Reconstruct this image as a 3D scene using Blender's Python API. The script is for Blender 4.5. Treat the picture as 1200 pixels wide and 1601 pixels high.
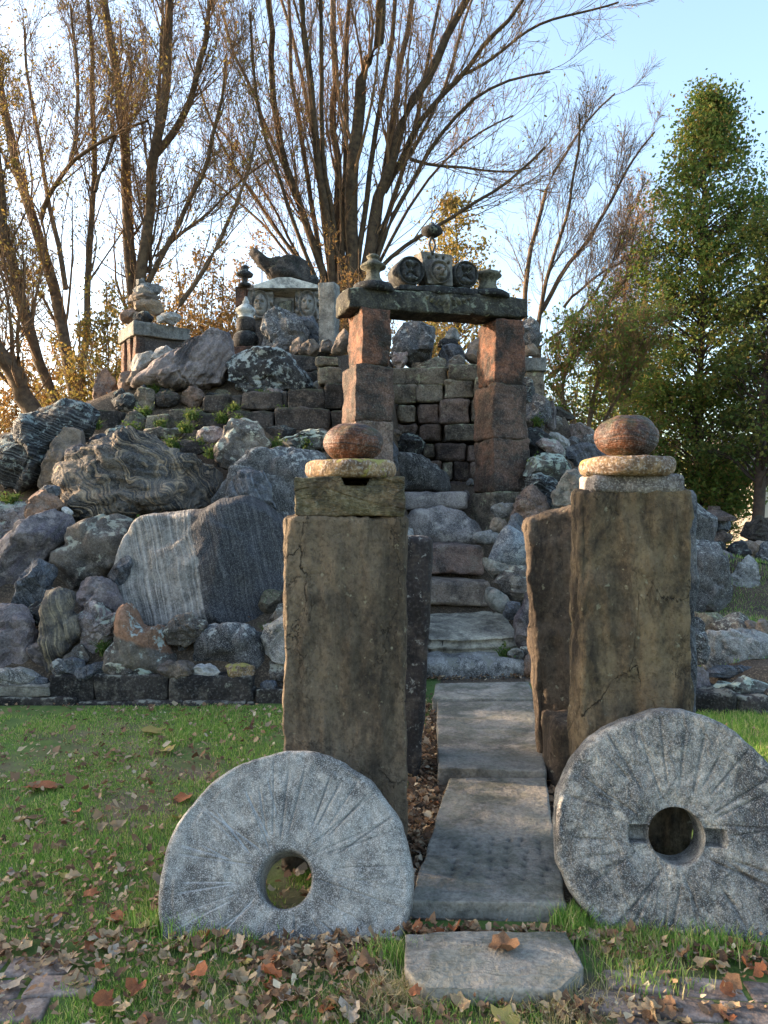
import bpy, bmesh, math
import numpy as np
from mathutils import Vector

for o in list(bpy.data.objects):
    bpy.data.objects.remove(o)
scene = bpy.context.scene
COL = scene.collection
rng = np.random.default_rng(7)

# ------------------------------------------------------------------ camera
F, EYE, CX, CY = 1150.0, 1.5, 600.0, 800.5        # focal length in photo pixels, eye height
cam_d = bpy.data.cameras.new('camera')
cam = bpy.data.objects.new('camera', cam_d)
COL.objects.link(cam)
cam.location = (0, 0, EYE)
cam.rotation_euler = (math.radians(90), 0, 0)
cam_d.sensor_fit = 'VERTICAL'
cam_d.sensor_height = 36
cam_d.lens = 36 * F / 1601
cam_d.clip_start = 0.05
cam_d.clip_end = 3000
scene.camera = cam

# ------------------------------------------------------------------ sky and sun
SUN_AZ, SUN_EL = math.radians(-74), math.radians(13)   # azimuth from +Y, clockwise
world = bpy.data.worlds.new('World')
scene.world = world
world.use_nodes = True
wn = world.node_tree
sky = wn.nodes.new('ShaderNodeTexSky')
sky.sky_type = 'NISHITA'
sky.sun_disc = False
sky.sun_elevation = SUN_EL
sky.sun_rotation = SUN_AZ
sky.altitude = 200
sky.air_density = 1.0
sky.dust_density = 3.0
sky.ozone_density = 1.2
bg = wn.nodes['Background']
bg.inputs['Strength'].default_value = 0.15
wn.links.new(sky.outputs[0], bg.inputs['Color'])
sun_d = bpy.data.lights.new('sun', 'SUN')
sun_d.energy = 3.4
sun_d.angle = math.radians(0.6)
sun_d.color = (1.0, 0.75, 0.52)
sun = bpy.data.objects.new('sun', sun_d)
COL.objects.link(sun)
sd = Vector((math.sin(SUN_AZ) * math.cos(SUN_EL), math.cos(SUN_AZ) * math.cos(SUN_EL), math.sin(SUN_EL)))
sun.rotation_euler = sd.to_track_quat('Z', 'Y').to_euler()
sun.location = (-20, 12, 12)
scene.cycles.max_bounces = 5
scene.cycles.diffuse_bounces = 3
scene.cycles.glossy_bounces = 2
scene.cycles.transmission_bounces = 3
scene.view_settings.view_transform = 'Standard'
scene.view_settings.look = 'None'
scene.view_settings.gamma = 1
scene.view_settings.exposure = 2.25

# ------------------------------------------------------------------ helpers
def P(px, py, Y):
    return np.array([(px - CX) / F * Y, Y, EYE + (CY - py) / F * Y])

def lin(r, g, b):
    f = lambda v: (v / 255 / 12.92) if v / 255 <= 0.04045 else ((v / 255 + 0.055) / 1.055) ** 2.4
    return (f(r), f(g), f(b), 1)

def hsh(i, j, k, s):
    n = (i * 374761393 + j * 668265263 + k * 2147483647 + s * 1274126177) & 0xffffffff
    n = ((n ^ (n >> 13)) * 1274126177) & 0xffffffff
    n = ((n ^ (n >> 16)) * 2246822519) & 0xffffffff
    return ((n ^ (n >> 15)) & 0xffff) / 32767.5 - 1.0

def vnoise(p, s=0):
    p = np.asarray(p, float)
    i = np.floor(p).astype(np.int64)
    f = p - i
    u = f * f * f * (f * (f * 6 - 15) + 10)
    r = 0
    for a in (0, 1):
        wx = u[:, 0] if a else 1 - u[:, 0]
        for b in (0, 1):
            wy = u[:, 1] if b else 1 - u[:, 1]
            for c in (0, 1):
                wz = u[:, 2] if c else 1 - u[:, 2]
                r = r + wx * wy * wz * hsh(i[:, 0] + a, i[:, 1] + b, i[:, 2] + c, s)
    return r

def fbm(p, s=0, o=4, g=0.5):
    r, a = 0, 1.0
    p = np.asarray(p, float)
    for k in range(o):
        r = r + a * vnoise(p * (2.03 ** k) + 17.3 * k, s + k)
        a *= g
    return r

def mesh_from(V, Fs, name='m', smooth=True):
    """V (n,3); Fs a list of (m,k) index arrays"""
    me = bpy.data.meshes.new(name)
    V = np.ascontiguousarray(V, dtype=np.float32)
    if not isinstance(Fs, list):
        Fs = [Fs]
    Fs = [np.asarray(f, dtype=np.int32) for f in Fs if len(f)]
    loops = np.concatenate([f.ravel() for f in Fs])
    starts, c = [], 0
    for f in Fs:
        starts.append(c + np.arange(len(f)) * f.shape[1])
        c += f.size
    starts = np.concatenate(starts).astype(np.int32)
    me.vertices.add(len(V)); me.vertices.foreach_set('co', V.ravel())
    me.loops.add(len(loops)); me.loops.foreach_set('vertex_index', loops)
    me.polygons.add(len(starts)); me.polygons.foreach_set('loop_start', starts)
    me.polygons.foreach_set('use_smooth', np.full(len(starts), smooth))
    me.update(calc_edges=True)
    return me

def obj(name, me, mat=None, loc=(0, 0, 0), parent=None, label=None, cat=None, group=None, kind=None, rz=0):
    o = bpy.data.objects.new(name, me)
    COL.objects.link(o)
    o.location = tuple(float(v) for v in loc)
    o.rotation_euler = (0, 0, rz)
    if parent is not None:
        o.parent = parent
    if me is not None and mat is not None and len(me.materials) == 0:
        me.materials.append(M[mat] if isinstance(mat, str) else mat)
    if label: o['label'] = label
    if cat: o['category'] = cat
    if group: o['group'] = group
    if kind: o['kind'] = kind
    return o

def merge(V, Fq):
    key = np.round(V, 6)
    _, idx, inv = np.unique(key, axis=0, return_index=True, return_inverse=True)
    return V[idx], inv.reshape(-1)[Fq]

# ---- rounded, rough stone block (full extents w,d,h, centred)
def block_geo(w, d, h, res=0.04, rnd=0.02, amp=0.006, seed=0, fr=6.0, warp=0.0, chip=0.5, nmax=70, tool=0.0, tdir=(34, 34, 5)):
    n = [int(np.clip(round(x / res), 3, nmax)) for x in (w, d, h)]
    Vs, Fs, base = [], [], 0
    half = np.array([w, d, h]) / 2
    def cuts(k):   # denser near the edges so the bevel is resolved
        t = np.linspace(-1, 1, n[k] + 1)
        e = min(0.6, rnd / half[k])
        return np.unique(np.concatenate([t, [-1 + e, 1 - e, -1 + e * .45, 1 - e * .45]]))
    for ax in range(3):
        a, b = [k for k in range(3) if k != ax]
        A, B = np.meshgrid(cuts(a), cuts(b), indexing='ij')
        na, nb = A.shape
        for sg in (-1, 1):
            p = np.zeros((A.size, 3))
            p[:, a], p[:, b], p[:, ax] = A.ravel(), B.ravel(), sg
            Vs.append(p)
            q = (np.arange(na - 1)[:, None] * nb + np.arange(nb - 1)[None]).ravel()
            f = np.stack([q, q + nb, q + nb + 1, q + 1], 1)
            flip = (sg > 0) != (ax == 1)
            Fs.append((f if flip else f[:, ::-1]) + base)
            base += A.size
    V = np.concatenate(Vs) * half
    V, Fq = merge(V, np.concatenate(Fs))
    r = rnd * (1 + chip * np.clip(fbm(V * 7 / max(0.3, 1), seed + 5, 3), -0.8, 1.6))[:, None]
    r = np.minimum(r, half.min() * 0.9)
    q = np.clip(V, -(half - r), half - r)
    dl = V - q
    ln = np.linalg.norm(dl, axis=1, keepdims=True)
    nrm = dl / np.maximum(ln, 1e-9)
    V = q + nrm * r
    V = V + nrm * (amp * fbm(V * fr, seed, 5, 0.55) + 0.6 * amp * fbm(V * fr * .35, seed + 9, 2))[:, None]
    if tool:                                # grain and tool marks running along the stone
        V = V + nrm * (tool * fbm(V * np.array(tdir), seed + 60, 3, .6) - 1.2 * tool * np.clip(fbm(V * np.array(tdir) * .35, seed + 66, 2) - .35, 0, 1) * 3)[:, None]
    if warp:
        V = V + warp * np.stack([fbm(V * 1.3, seed + 20, 2), fbm(V * 1.3, seed + 30, 2), fbm(V * 1.3, seed + 40, 2)], 1)
    return V, Fq

def block(name, w, d, h, loc, mat, parent=None, rz=0, **k):
    tags = {x: k.pop(x) for x in ('label', 'cat', 'group', 'kind') if x in k}
    V, Fq = block_geo(w, d, h, **k)
    return obj(name, mesh_from(V, Fq, name), mat, loc, parent, rz=rz, **tags)

# ---- surface of revolution about z; prof = [(r,z),...]
def lathe_geo(prof, n=40, amp=0.0, fr=8, seed=0):
    prof = np.array(prof, float)
    th = np.linspace(0, 2 * math.pi, n, endpoint=False)
    m = len(prof)
    V = np.stack([np.outer(np.cos(th), prof[:, 0]), np.outer(np.sin(th), prof[:, 0]), np.tile(prof[:, 1], (n, 1))], 2).reshape(-1, 3)
    i = np.arange(n)[:, None] * m + np.arange(m - 1)[None]
    j = ((np.arange(n) + 1) % n)[:, None] * m + np.arange(m - 1)[None]
    Fq = np.stack([i, j, j + 1, i + 1], 2).reshape(-1, 4)
    if amp:
        rr = np.linalg.norm(V, axis=1, keepdims=True) + 1e-6
        V = V + V / rr * (amp * fbm(V * fr, seed, 4))[:, None]
    return V, Fq

def lathe(name, prof, loc, mat, parent=None, rz=0, **k):
    tags = {x: k.pop(x) for x in ('label', 'cat', 'group', 'kind') if x in k}
    V, Fq = lathe_geo(prof, **k)
    return obj(name, mesh_from(V, Fq, name), mat, loc, parent, rz=rz, **tags)

def arc(r, z, rad, a0, a1, n=6):
    return [(r + rad * math.cos(math.radians(a)), z + rad * math.sin(math.radians(a))) for a in np.linspace(a0, a1, n)]

ICO = {}
def ico(s):
    if s not in ICO:
        bm = bmesh.new()
        bmesh.ops.create_icosphere(bm, subdivisions=s, radius=1)
        bm.verts.ensure_lookup_table()
        ICO[s] = (np.array([v.co[:] for v in bm.verts]), np.array([[v.index for v in f.verts] for f in bm.faces]))
        bm.free()
    return ICO[s]

# ---- a boulder whose front outline follows poly (metres in the x,z plane), with real depth
def rock_geo(poly, depth, sub=4, p=3.0, rough=0.06, facets=10, seed=0, strata=None, fr=None, cut=0.78, ridge=0.6, frac=1.0, planes=None):
    d, Fc = ico(sub)
    r_ = np.random.default_rng(seed + 1000)
    poly = np.asarray(poly, float)
    th = np.linspace(-math.pi, math.pi, 241)
    rad = np.zeros(241)
    for k, t in enumerate(th):
        dx, dz = math.cos(t), math.sin(t)
        best = 1e-3
        for a, b in zip(poly, np.roll(poly, -1, 0)):
            ex, ez = b - a
            den = dx * ez - dz * ex
            if abs(den) < 1e-12: continue
            tt = (a[0] * ez - a[1] * ex) / den
            u = (a[0] * dz - a[1] * dx) / den
            if tt > 0 and -1e-6 <= u <= 1 + 1e-6: best = max(best, tt)
        rad[k] = best
    ker = np.array([1, 2, 3, 2, 1.]) / 9
    rad = np.convolve(np.concatenate([rad[-3:-1], rad, rad[1:3]]), ker, 'valid')
    t = np.arctan2(d[:, 2], d[:, 0])
    rr = np.interp(t, th, rad)
    rho = np.hypot(d[:, 0], d[:, 2])
    ph = np.arctan2(np.abs(d[:, 1]), rho)
    s = (np.abs(np.cos(ph)) ** p + np.abs(np.sin(ph)) ** p) ** (-1 / p)
    V = np.stack([rr * np.cos(ph) * s * np.cos(t), np.sign(d[:, 1]) * np.sin(ph) * s * depth, rr * np.cos(ph) * s * np.sin(t)], 1)
    size = math.sqrt(rad.mean() * max(rad.mean(), depth))
    for k in range(facets):
        n = r_.normal(size=3); n[1] = -abs(n[1]) - 0.35 if k % 3 else abs(n[1]) + .2
        n[2] += 0.25
        n[0] *= .6; n[2] *= .6
        n /= np.linalg.norm(n)
        dt = V @ n
        lim = dt.max() * r_.uniform(cut - .12, cut + .14)
        ov = np.maximum(0, dt - lim)
        V = V - n * (ov * 0.985)[:, None]
    for n, fr_ in (planes or []):
        n = np.array(n, float); n /= np.linalg.norm(n)
        dt = V @ n
        V = V - n * (np.maximum(0, dt - dt.max() * fr_) * .99)[:, None]
    nr = V / np.array([rad.mean(), depth, rad.mean()]) ** 1.0
    nr = nr / (np.linalg.norm(nr, axis=1, keepdims=True) + 1e-9)
    f = fr or 1.6 / size
    off = r_.uniform(-50, 50, 3)
    n1 = fbm(V * f + off, seed, 5, 0.52)
    n2 = 1 - np.abs(fbm(V * f * 1.7 + off, seed + 50, 4))
    disp = rough * size * (n1 + ridge * (n2 - 0.6))
    if frac:                                   # fractured surface: stepped plates with grooves between them
        Wp = V + .16 * size * np.stack([vnoise(V * f * 1.5 + off + j * 7, seed + 90) for j in range(3)], 1)
        for nc, am, gw in ((9, .075, .045), (34, .038, .03), (130, .016, .02)):
            sd_ = V[r_.integers(0, len(V), nc)]
            D = np.linalg.norm((Wp[:, None] - sd_[None]) * np.array([1, .8, 1.2]), axis=2)
            o_ = np.argpartition(D, 1, axis=1)[:, :2]
            d1 = np.take_along_axis(D, o_, 1); ce = np.where(d1[:, 0] < d1[:, 1], o_[:, 0], o_[:, 1])
            gap = np.abs(d1[:, 0] - d1[:, 1])
            hts = r_.uniform(-1, 1, nc); tl = r_.normal(size=(nc, 3)) * .9
            pl = hts[ce] + ((V - sd_[ce]) * tl[ce]).sum(1) / (size * .6)
            disp = disp + frac * size * (am * np.clip(pl, -1.5, 1.5) * np.clip(gap / (gw * size * 2), 0, 1) - am * 1.1 * np.exp(-gap / (gw * size)))
    if strata is not None:
        ax, sf, sa, dist = strata
        ax = np.array(ax, float); ax /= np.linalg.norm(ax)
        q = V @ ax * sf + dist * fbm(V * f * 0.9 + off, seed + 70, 3)
        z = np.zeros_like(q)
        b = vnoise(np.stack([q, z, z + 3.3], 1), seed + 80) + 0.6 * vnoise(np.stack([q * 2.7, z + 9, z], 1), seed + 81)
        disp = disp + sa * size * b
    V = V + nr * disp[:, None]
    return V, Fc

DR = np.array([[380, 12.2], [440, 11.6], [500, 11.0], [560, 10.1], [620, 9.25], [700, 8.35], [800, 7.45], [900, 6.75], [960, 6.3], [1000, 6.08], [1050, 5.92], [1110, 5.75]])
def depth_at(row):
    return float(np.interp(row, DR[:, 0], DR[:, 1]))

seedc = [100]
def rock(name, label, cat, poly, mat, Y=None, dr=0.8, **k):
    """boulder from its outline in photo pixels; Y = distance of its middle"""
    seedc[0] += 7
    tags = {x: k.pop(x) for x in ('group',) if x in k}
    poly = np.array(poly, float)
    a, b = poly, np.roll(poly, -1, 0)
    cr = a[:, 0] * b[:, 1] - b[:, 0] * a[:, 1]
    A = cr.sum() / 2
    c = ((a + b) * cr[:, None]).sum(0) / (6 * A)
    w, h = np.ptp(poly[:, 0]), np.ptp(poly[:, 1])
    Yf = Y if Y is not None else depth_at(poly[:, 1].max())
    dep = 0.5 * math.sqrt(min(w, h) * math.sqrt(w * h)) / F * Yf * dr
    Yc = Y if Y is not None else Yf + dep * 0.7
    c = np.array(k.pop('c', c), float)
    m = (poly - c) / F * Yc * 1.07
    m[:, 1] *= -1
    crisp = k.get('facets', 10) > 3 and k.get('sub', 4) < 5
    V, Fc = rock_geo(m, dep, seed=k.pop('seed', seedc[0]), **k)
    return obj(name, mesh_from(V, Fc, name, not crisp), mat, P(c[0], c[1], Yc), label=label, cat=cat, **tags)

def ell(cx, cy, rx, ry, n=9, rot=0, sq=.85, jit=0.15, seed=0):
    r_ = np.random.default_rng(seed + int(cx * 7 + cy * 3))
    out = []
    for k in range(n):
        t = 2 * math.pi * k / n
        c, s = math.cos(t), math.sin(t)
        j = 1 + r_.uniform(-jit, jit)
        x = rx * math.copysign(abs(c) ** sq, c) * j
        y = ry * math.copysign(abs(s) ** sq, s) * j
        a = math.radians(rot)
        out.append((cx + x * math.cos(a) - y * math.sin(a), cy + x * math.sin(a) + y * math.cos(a)))
    return out
# ------------------------------------------------------------------ materials
M = {}
class G:
    def __init__(s, name):
        s.m = bpy.data.materials.new(name); s.m.use_nodes = True
        s.t = s.m.node_tree; s.b = s.t.nodes['Principled BSDF']; M[name] = s.m
        s.b.inputs['Specular IOR Level'].default_value = 0.25
    def n(s, typ, **k):
        nd = s.t.nodes.new('ShaderNode' + typ)
        for a, v in k.items():
            if a.startswith('i_'):
                nm = a[2:].replace('_', ' ')
                s.set(nd.inputs[nm], v)
            else:
                setattr(nd, a, v)
        return nd
    def set(s, sock, v):
        if hasattr(v, 'is_output') or isinstance(v, bpy.types.NodeSocket): s.t.links.new(v, sock)
        else: sock.default_value = v
    def noise(s, vec, scale, detail=6, rough=.55, dist=0):
        nd = s.n('TexNoise'); s.set(nd.inputs['Vector'], vec)
        nd.inputs['Scale'].default_value = scale; nd.inputs['Detail'].default_value = detail
        nd.inputs['Roughness'].default_value = rough; nd.inputs['Distortion'].default_value = dist
        return nd.outputs['Fac']
    def ramp(s, fac, stops, interp='LINEAR'):
        nd = s.n('ValToRGB'); s.set(nd.inputs[0], fac); cr = nd.color_ramp; cr.interpolation = interp
        while len(cr.elements) < len(stops): cr.elements.new(0.5)
        for e, (p, c) in zip(cr.elements, stops):
            e.position = p; e.color = c if hasattr(c, '__len__') else (c, c, c, 1)
        return nd.outputs[0]
    def mix(s, fac, a, b, blend='MIX'):
        nd = s.n('Mix', data_type='RGBA', blend_type=blend, clamp_factor=True)
        s.set(nd.inputs[0], fac); s.set(nd.inputs[6], a); s.set(nd.inputs[7], b)
        return nd.outputs[2]
    def math(s, op, a, b=0.0, clamp=False):
        nd = s.n('Math', operation=op, use_clamp=clamp); s.set(nd.inputs[0], a); s.set(nd.inputs[1], b)
        return nd.outputs[0]
    def coord(s, rnd=True):
        tc = s.n('TexCoord').outputs['Object']
        if not rnd: return tc
        oi = s.n('ObjectInfo').outputs['Random']
        nd = s.n('VectorMath', operation='ADD'); s.set(nd.inputs[0], tc)
        s.set(nd.inputs[1], s.math('MULTIPLY', oi, 37.0))
        return nd.outputs[0]
    def bump(s, h, strength=.4, dist=.01, normal=None):
        nd = s.n('Bump'); s.set(nd.inputs['Height'], h)
        nd.inputs['Strength'].default_value = strength; nd.inputs['Distance'].default_value = dist
        if normal is not None: s.set(nd.inputs['Normal'], normal)
        return nd.outputs[0]
    def out(s, col, rough=.85, normal=None):
        s.set(s.b.inputs['Base Color'], col); s.set(s.b.inputs['Roughness'], rough)
        if normal is not None: s.set(s.b.inputs['Normal'], normal)
        return s.m

def shade(c, k, sat):
    m = sum(c) / 3
    return tuple(max(0, (m + (v - m) * sat) * k * w) for v, w in zip(c, (1.01, 1.0, .975)))
def rockmat(name, c1, c2, c3, scale=3.0, stripe=None, speck=0.0, sscale=130, lichen=None, moss=0.0, crack=0.5, bump=.6, bscale=14, rough=.86, bd=.02, grain=.5, vary=.35, tops=None, split=None, tooled=None, attr=None):
    """c1,c2 broad tones, c3 patches; stripe=(axis, scale, distortion, amount, colour)"""
    sat = .62 if vary >= .35 else .88
    speck = speck * (.65 if vary >= .35 else 1)
    dk = .92 if vary >= .35 else 1.0
    c1, c2, c3 = shade(c1, .97 * dk, sat), shade(c2, .70 * dk, sat), shade(c3, 1.02 * dk, sat)
    g = G(name); v = g.coord()
    n1 = g.noise(v, scale, 4, .68, .4)
    col = g.mix(g.ramp(n1, [(.40, 0), (.60, 1)]), lin(*c1), lin(*c2))
    n2 = g.noise(v, scale * 2.1, 4, .68)
    col = g.mix(g.ramp(n2, [(.52, 0), (.64, .85)]), col, lin(*c3))
    if split:                                   # second tone beyond a slanting seam
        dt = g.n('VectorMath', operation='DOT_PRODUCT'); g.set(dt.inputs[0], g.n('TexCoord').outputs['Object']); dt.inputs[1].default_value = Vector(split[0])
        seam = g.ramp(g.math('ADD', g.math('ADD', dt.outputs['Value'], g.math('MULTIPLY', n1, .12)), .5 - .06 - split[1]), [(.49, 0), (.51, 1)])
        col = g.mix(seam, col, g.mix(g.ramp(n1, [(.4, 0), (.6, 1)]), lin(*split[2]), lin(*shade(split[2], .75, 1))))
    if tooled:
        mp = g.n('Mapping'); g.set(mp.inputs['Vector'], v); mp.inputs['Scale'].default_value = tooled
        h = g.noise(mp.outputs[0], bscale, 5, .75)
        col = g.mix(g.math('MULTIPLY', g.ramp(h, [(.34, 1), (.52, 0)]), .4), col, g.mix(.8, col, (.012, .010, .009, 1)))
    else:
        h = g.noise(v, bscale, 4, .72)
    if stripe:
        ax, ss, dist, amt, sc = stripe
        dt = g.n('VectorMath', operation='DOT_PRODUCT'); g.set(dt.inputs[0], v); dt.inputs[1].default_value = Vector(ax).normalized()
        w = g.math('ADD', g.math('MULTIPLY', dt.outputs['Value'], ss), g.math('MULTIPLY', g.noise(v, scale * .8, 2, .55), dist))
        sn = g.n('TexNoise', noise_dimensions='1D'); g.set(sn.inputs['W'], w); sn.inputs['Scale'].default_value = 1; sn.inputs['Detail'].default_value = 3; sn.inputs['Roughness'].default_value = .7
        sn = sn.outputs['Fac']
        sm = g.ramp(sn, [(.46, 0), (.6, 1)])
        brk = g.ramp(n2, [(.35, 1), (.62, .2)])
        sf = g.math('MULTIPLY', g.math('MULTIPLY', sm, brk), amt)
        if split: sf = g.math('MULTIPLY', sf, g.math('SUBTRACT', 1.0, g.math('MULTIPLY', seam, .75)))
        col = g.mix(sf, col, lin(*sc))
        h = g.math('ADD', h, g.math('MULTIPLY', sn, .9))
    fine = g.noise(v, 50, 2, .75)
    col = g.mix(g.math('MULTIPLY', g.ramp(fine, [(.3, 1), (.55, 0)]), grain), col, g.mix(.78, col, (0.008, 0.007, .008, 1)))
    col = g.mix(g.math('MULTIPLY', g.ramp(fine, [(.55, 0), (.75, 1)]), grain * .6), col, g.mix(.3, col, (.6, .58, .55, 1)))
    if speck:
        s1 = g.noise(v, sscale, 1, .7)
        col = g.mix(g.math('MULTIPLY', g.ramp(s1, [(.52, 0), (.64, 1)]), speck), col, lin(225, 222, 218))
        col = g.mix(g.math('MULTIPLY', g.ramp(s1, [(.36, 1), (.46, 0)]), speck), col, lin(36, 36, 40))
    if crack:
        wv = g.n('VectorMath', operation='MULTIPLY_ADD'); g.set(wv.inputs[0], n2); wv.inputs[1].default_value = (.5 / scale,) * 3; g.set(wv.inputs[2], v)
        vo = g.n('TexVoronoi', feature='DISTANCE_TO_EDGE'); g.set(vo.inputs['Vector'], wv.outputs[0]); vo.inputs['Scale'].default_value = scale * .9
        cm = g.math('MULTIPLY', g.ramp(vo.outputs['Distance'], [(0.0, 1), (.022, 0)]), g.ramp(n1, [(.42, 0), (.56, 1)]))
        col = g.mix(g.math('MULTIPLY', cm, crack), col, (0.01, .009, .009, 1))
    if lichen or moss or tops:
        geo = g.n('NewGeometry'); sp = g.n('SeparateXYZ'); g.set(sp.inputs[0], geo.outputs['Normal'])
        up = g.ramp(sp.outputs[2], [(.15, 0), (.75, 1)])
    if lichen:
        lc, amt, ls = lichen
        ln_ = g.noise(v, ls, 4, .72, .3)
        thr = .62 - .2 * amt
        lm = g.ramp(g.math('ADD', ln_, g.math('MULTIPLY', up, .10)), [(thr, 0), (thr + .07, .9)])
        col = g.mix(lm, col, lin(*lc))
    if moss:
        mm = g.math('MULTIPLY', up, g.ramp(n2, [(.45, moss), (.55, 0)]))
        col = g.mix(mm, col, lin(70, 82, 38))
    if attr:                                    # cut furrows and pits tinted paler or darker than the face
        at = g.n('Attribute', attribute_name=attr).outputs['Fac']
        col = g.mix(g.math('MULTIPLY', at, .65, True), col, lin(205, 205, 205))
        col = g.mix(g.math('MULTIPLY', at, -.75, True), col, lin(40, 40, 44))
    oi = g.n('ObjectInfo').outputs['Random']
    bri = g.math('ADD', 1 - vary / 2, g.math('MULTIPLY', oi, vary))
    hs = g.n('HueSaturation'); g.set(hs.inputs['Color'], col); g.set(hs.inputs['Value'], bri)
    g.out(hs.outputs[0], rough, g.bump(g.math('ADD', h, g.math('MULTIPLY', fine, .35)), bump, bd))
    return g.m

rockmat('granite_grey', (150, 147, 143), (104, 103, 104), (168, 162, 156), 3.2, stripe=((1, .2, .45), 12, 7, .4, (196, 190, 182)), speck=.4, sscale=150, lichen=((120, 118, 108), .1, 12))
rockmat('granite_split', (148, 146, 143), (114, 114, 114), (156, 151, 146), 3, stripe=((1, .2, .2), 30, 3.0, .65, (188, 183, 176)), speck=.16, sscale=120, split=((1, 0, .22), .05, (54, 55, 60)), bump=.8, crack=.3)  # dark half: darker stone plus painted-in shade of the facet turned away
rockmat('granite_dark', (72, 72, 76), (54, 55, 60), (104, 102, 102), 3.2, stripe=((.8, .1, .3), 12, 6, .3, (140, 138, 138)), speck=.3, lichen=((150, 150, 144), .08, 18))
rockmat('gneiss_swirl', (82, 81, 83), (54, 54, 58), (112, 102, 90), 2.5, stripe=((.8, .1, .7), 15, 15, .85, (172, 150, 122)), speck=.12, bump=1, bd=.04)
rockmat('basalt_layered', (46, 47, 52), (30, 31, 36), (78, 80, 84), 3, stripe=((.35, 0, 1), 40, 6, .5, (150, 152, 150)), lichen=((140, 148, 142), .25, 14), bump=.95, bd=.04, rough=.7)
rockmat('slate_blue', (74, 80, 94), (52, 56, 68), (112, 112, 118), 3, stripe=((.8, 0, .4), 20, 3, .5, (120, 126, 134)), speck=.15)
rockmat('brown_rock', (122, 106, 92), (88, 78, 72), (142, 128, 112), 3, stripe=((.4, .1, .8), 14, 4, .35, (92, 86, 80)), speck=.15, lichen=((158, 156, 140), .12, 9))
rockmat('tan_rock', (168, 138, 108), (128, 106, 88), (112, 100, 98), 3, stripe=((.6, .1, .8), 14, 4, .35, (96, 90, 88)), speck=.1)
rockmat('orange_rock', (176, 122, 86), (138, 96, 74), (120, 104, 96), 3, speck=.15)
rockmat('stump_rock', (132, 118, 102), (98, 88, 80), (112, 104, 98), 4, stripe=((1, 0, .3), 20, 4, .4, (84, 78, 74)), split=((.35, 0, 1), .12, (146, 110, 86)), crack=.5, lichen=((150, 158, 150), .1, 8))
rockmat('purple_slab', (152, 134, 132), (112, 100, 102), (166, 146, 142), 2.8, stripe=((.75, .1, -.5), 18, 3, .5, (88, 78, 82)), speck=.12)
rockmat('purple_rock', (130, 114, 114), (98, 88, 92), (148, 132, 128), 2.8, stripe=((.75, .1, -.5), 16, 3, .55, (86, 76, 86)), speck=.12)
rockmat('pink_granite', (164, 136, 132), (122, 108, 110), (186, 166, 160), 4, speck=.3, lichen=((150, 154, 140), .1, 8))
rockmat('red_sandstone', (128, 86, 66), (80, 60, 50), (68, 60, 50), 3.6, stripe=((.1, .1, 1), 9, 2.5, .4, (78, 66, 56)), speck=.06, crack=.35, bump=.9, moss=.2, grain=.7, bscale=12)
rockmat('orange_sandstone', (160, 88, 54), (84, 62, 48), (60, 53, 45), 4, stripe=((.1, .1, 1), 9, 2.5, .4, (74, 60, 50)), speck=.05, crack=.35, grain=.7, bump=.9, bscale=12)
rockmat('dark_sandstone', (88, 76, 70), (66, 60, 56), (106, 90, 78), 3, stripe=((0, 0, 1), 10, 2, .3, (60, 54, 50)), moss=.3, crack=.3, grain=.7)
rockmat('wall_stone', (152, 136, 112), (118, 104, 88), (140, 120, 100), 3.2, moss=.45, lichen=((150, 150, 124), .12, 8), crack=.35, grain=.75, vary=.6, bump=.9, bscale=9, bd=.03)
rockmat('wall_stone_red', (140, 108, 92), (110, 88, 78), (126, 108, 92), 3.2, crack=.35, grain=.75, vary=.6, bump=.9, bscale=9, bd=.03)
rockmat('curb_stone', (70, 62, 58), (50, 46, 46), (100, 92, 82), 3, crack=.45, grain=.8, lichen=((120, 118, 108), .12, 10), vary=.5, bump=.9, bscale=10, bd=.02)
rockmat('curb_pale', (166, 158, 142), (138, 132, 120), (112, 106, 98), 4, crack=.4, stripe=((.05, 0, 1), 34, 2, .7, (92, 86, 80)))
rockmat('pillar_dark', (58, 54, 56), (44, 42, 46), (82, 74, 68), 3, stripe=((1, .1, .05), 10, 2, .3, (90, 84, 76)), lichen=((140, 140, 135), .06, 16), crack=.3, vary=.1)
rockmat('cap_olive', (118, 108, 80), (88, 80, 62), (128, 106, 78), 5, stripe=((.15, 0, 1), 16, 3, .5, (92, 70, 52)), crack=.4, moss=.3, vary=.1, bump=1, bscale=12, bd=.03, grain=.7, tooled=(.5, .6, 1.6))
rockmat('ring_tan', (160, 130, 94), (132, 104, 80), (112, 90, 74), 8, speck=.2, sscale=85, lichen=((140, 132, 70), .10, 7), crack=.2, vary=.1, bump=.9, bscale=30, bd=.01)
rockmat('rusty_ball', (112, 62, 34), (72, 44, 30), (52, 40, 33), 7, stripe=((.1, .05, 1), 50, 2.5, .85, (38, 32, 30)), speck=.06, crack=.3, rough=.6, vary=.1, grain=.7, moss=.3, bump=.8, bscale=26, bd=.008)
rockmat('mill_granite', (142, 140, 136), (121, 119, 117), (150, 147, 142), 6, speck=.34, sscale=280, crack=0, vary=.05, bump=.6, bscale=60, bd=.004, grain=.5, attr='furrow')
rockmat('mill_weathered', (154, 150, 145), (120, 118, 116), (168, 162, 154), 6, stripe=((1, 0, -.12), 9, 4, .6, (62, 62, 66)), speck=.28, sscale=240, crack=.2, vary=.05, bump=1.0, bscale=30, bd=.016, grain=.6, attr='furrow')
rockmat('path_slab', (144, 139, 131), (130, 126, 119), (136, 130, 120), 3, stripe=((.05, 1, 0), 16, 5, .3, (104, 103, 100)), moss=.16, crack=.06, bump=.6, vary=.2, grain=.5, bscale=16, attr='furrow')
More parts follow.
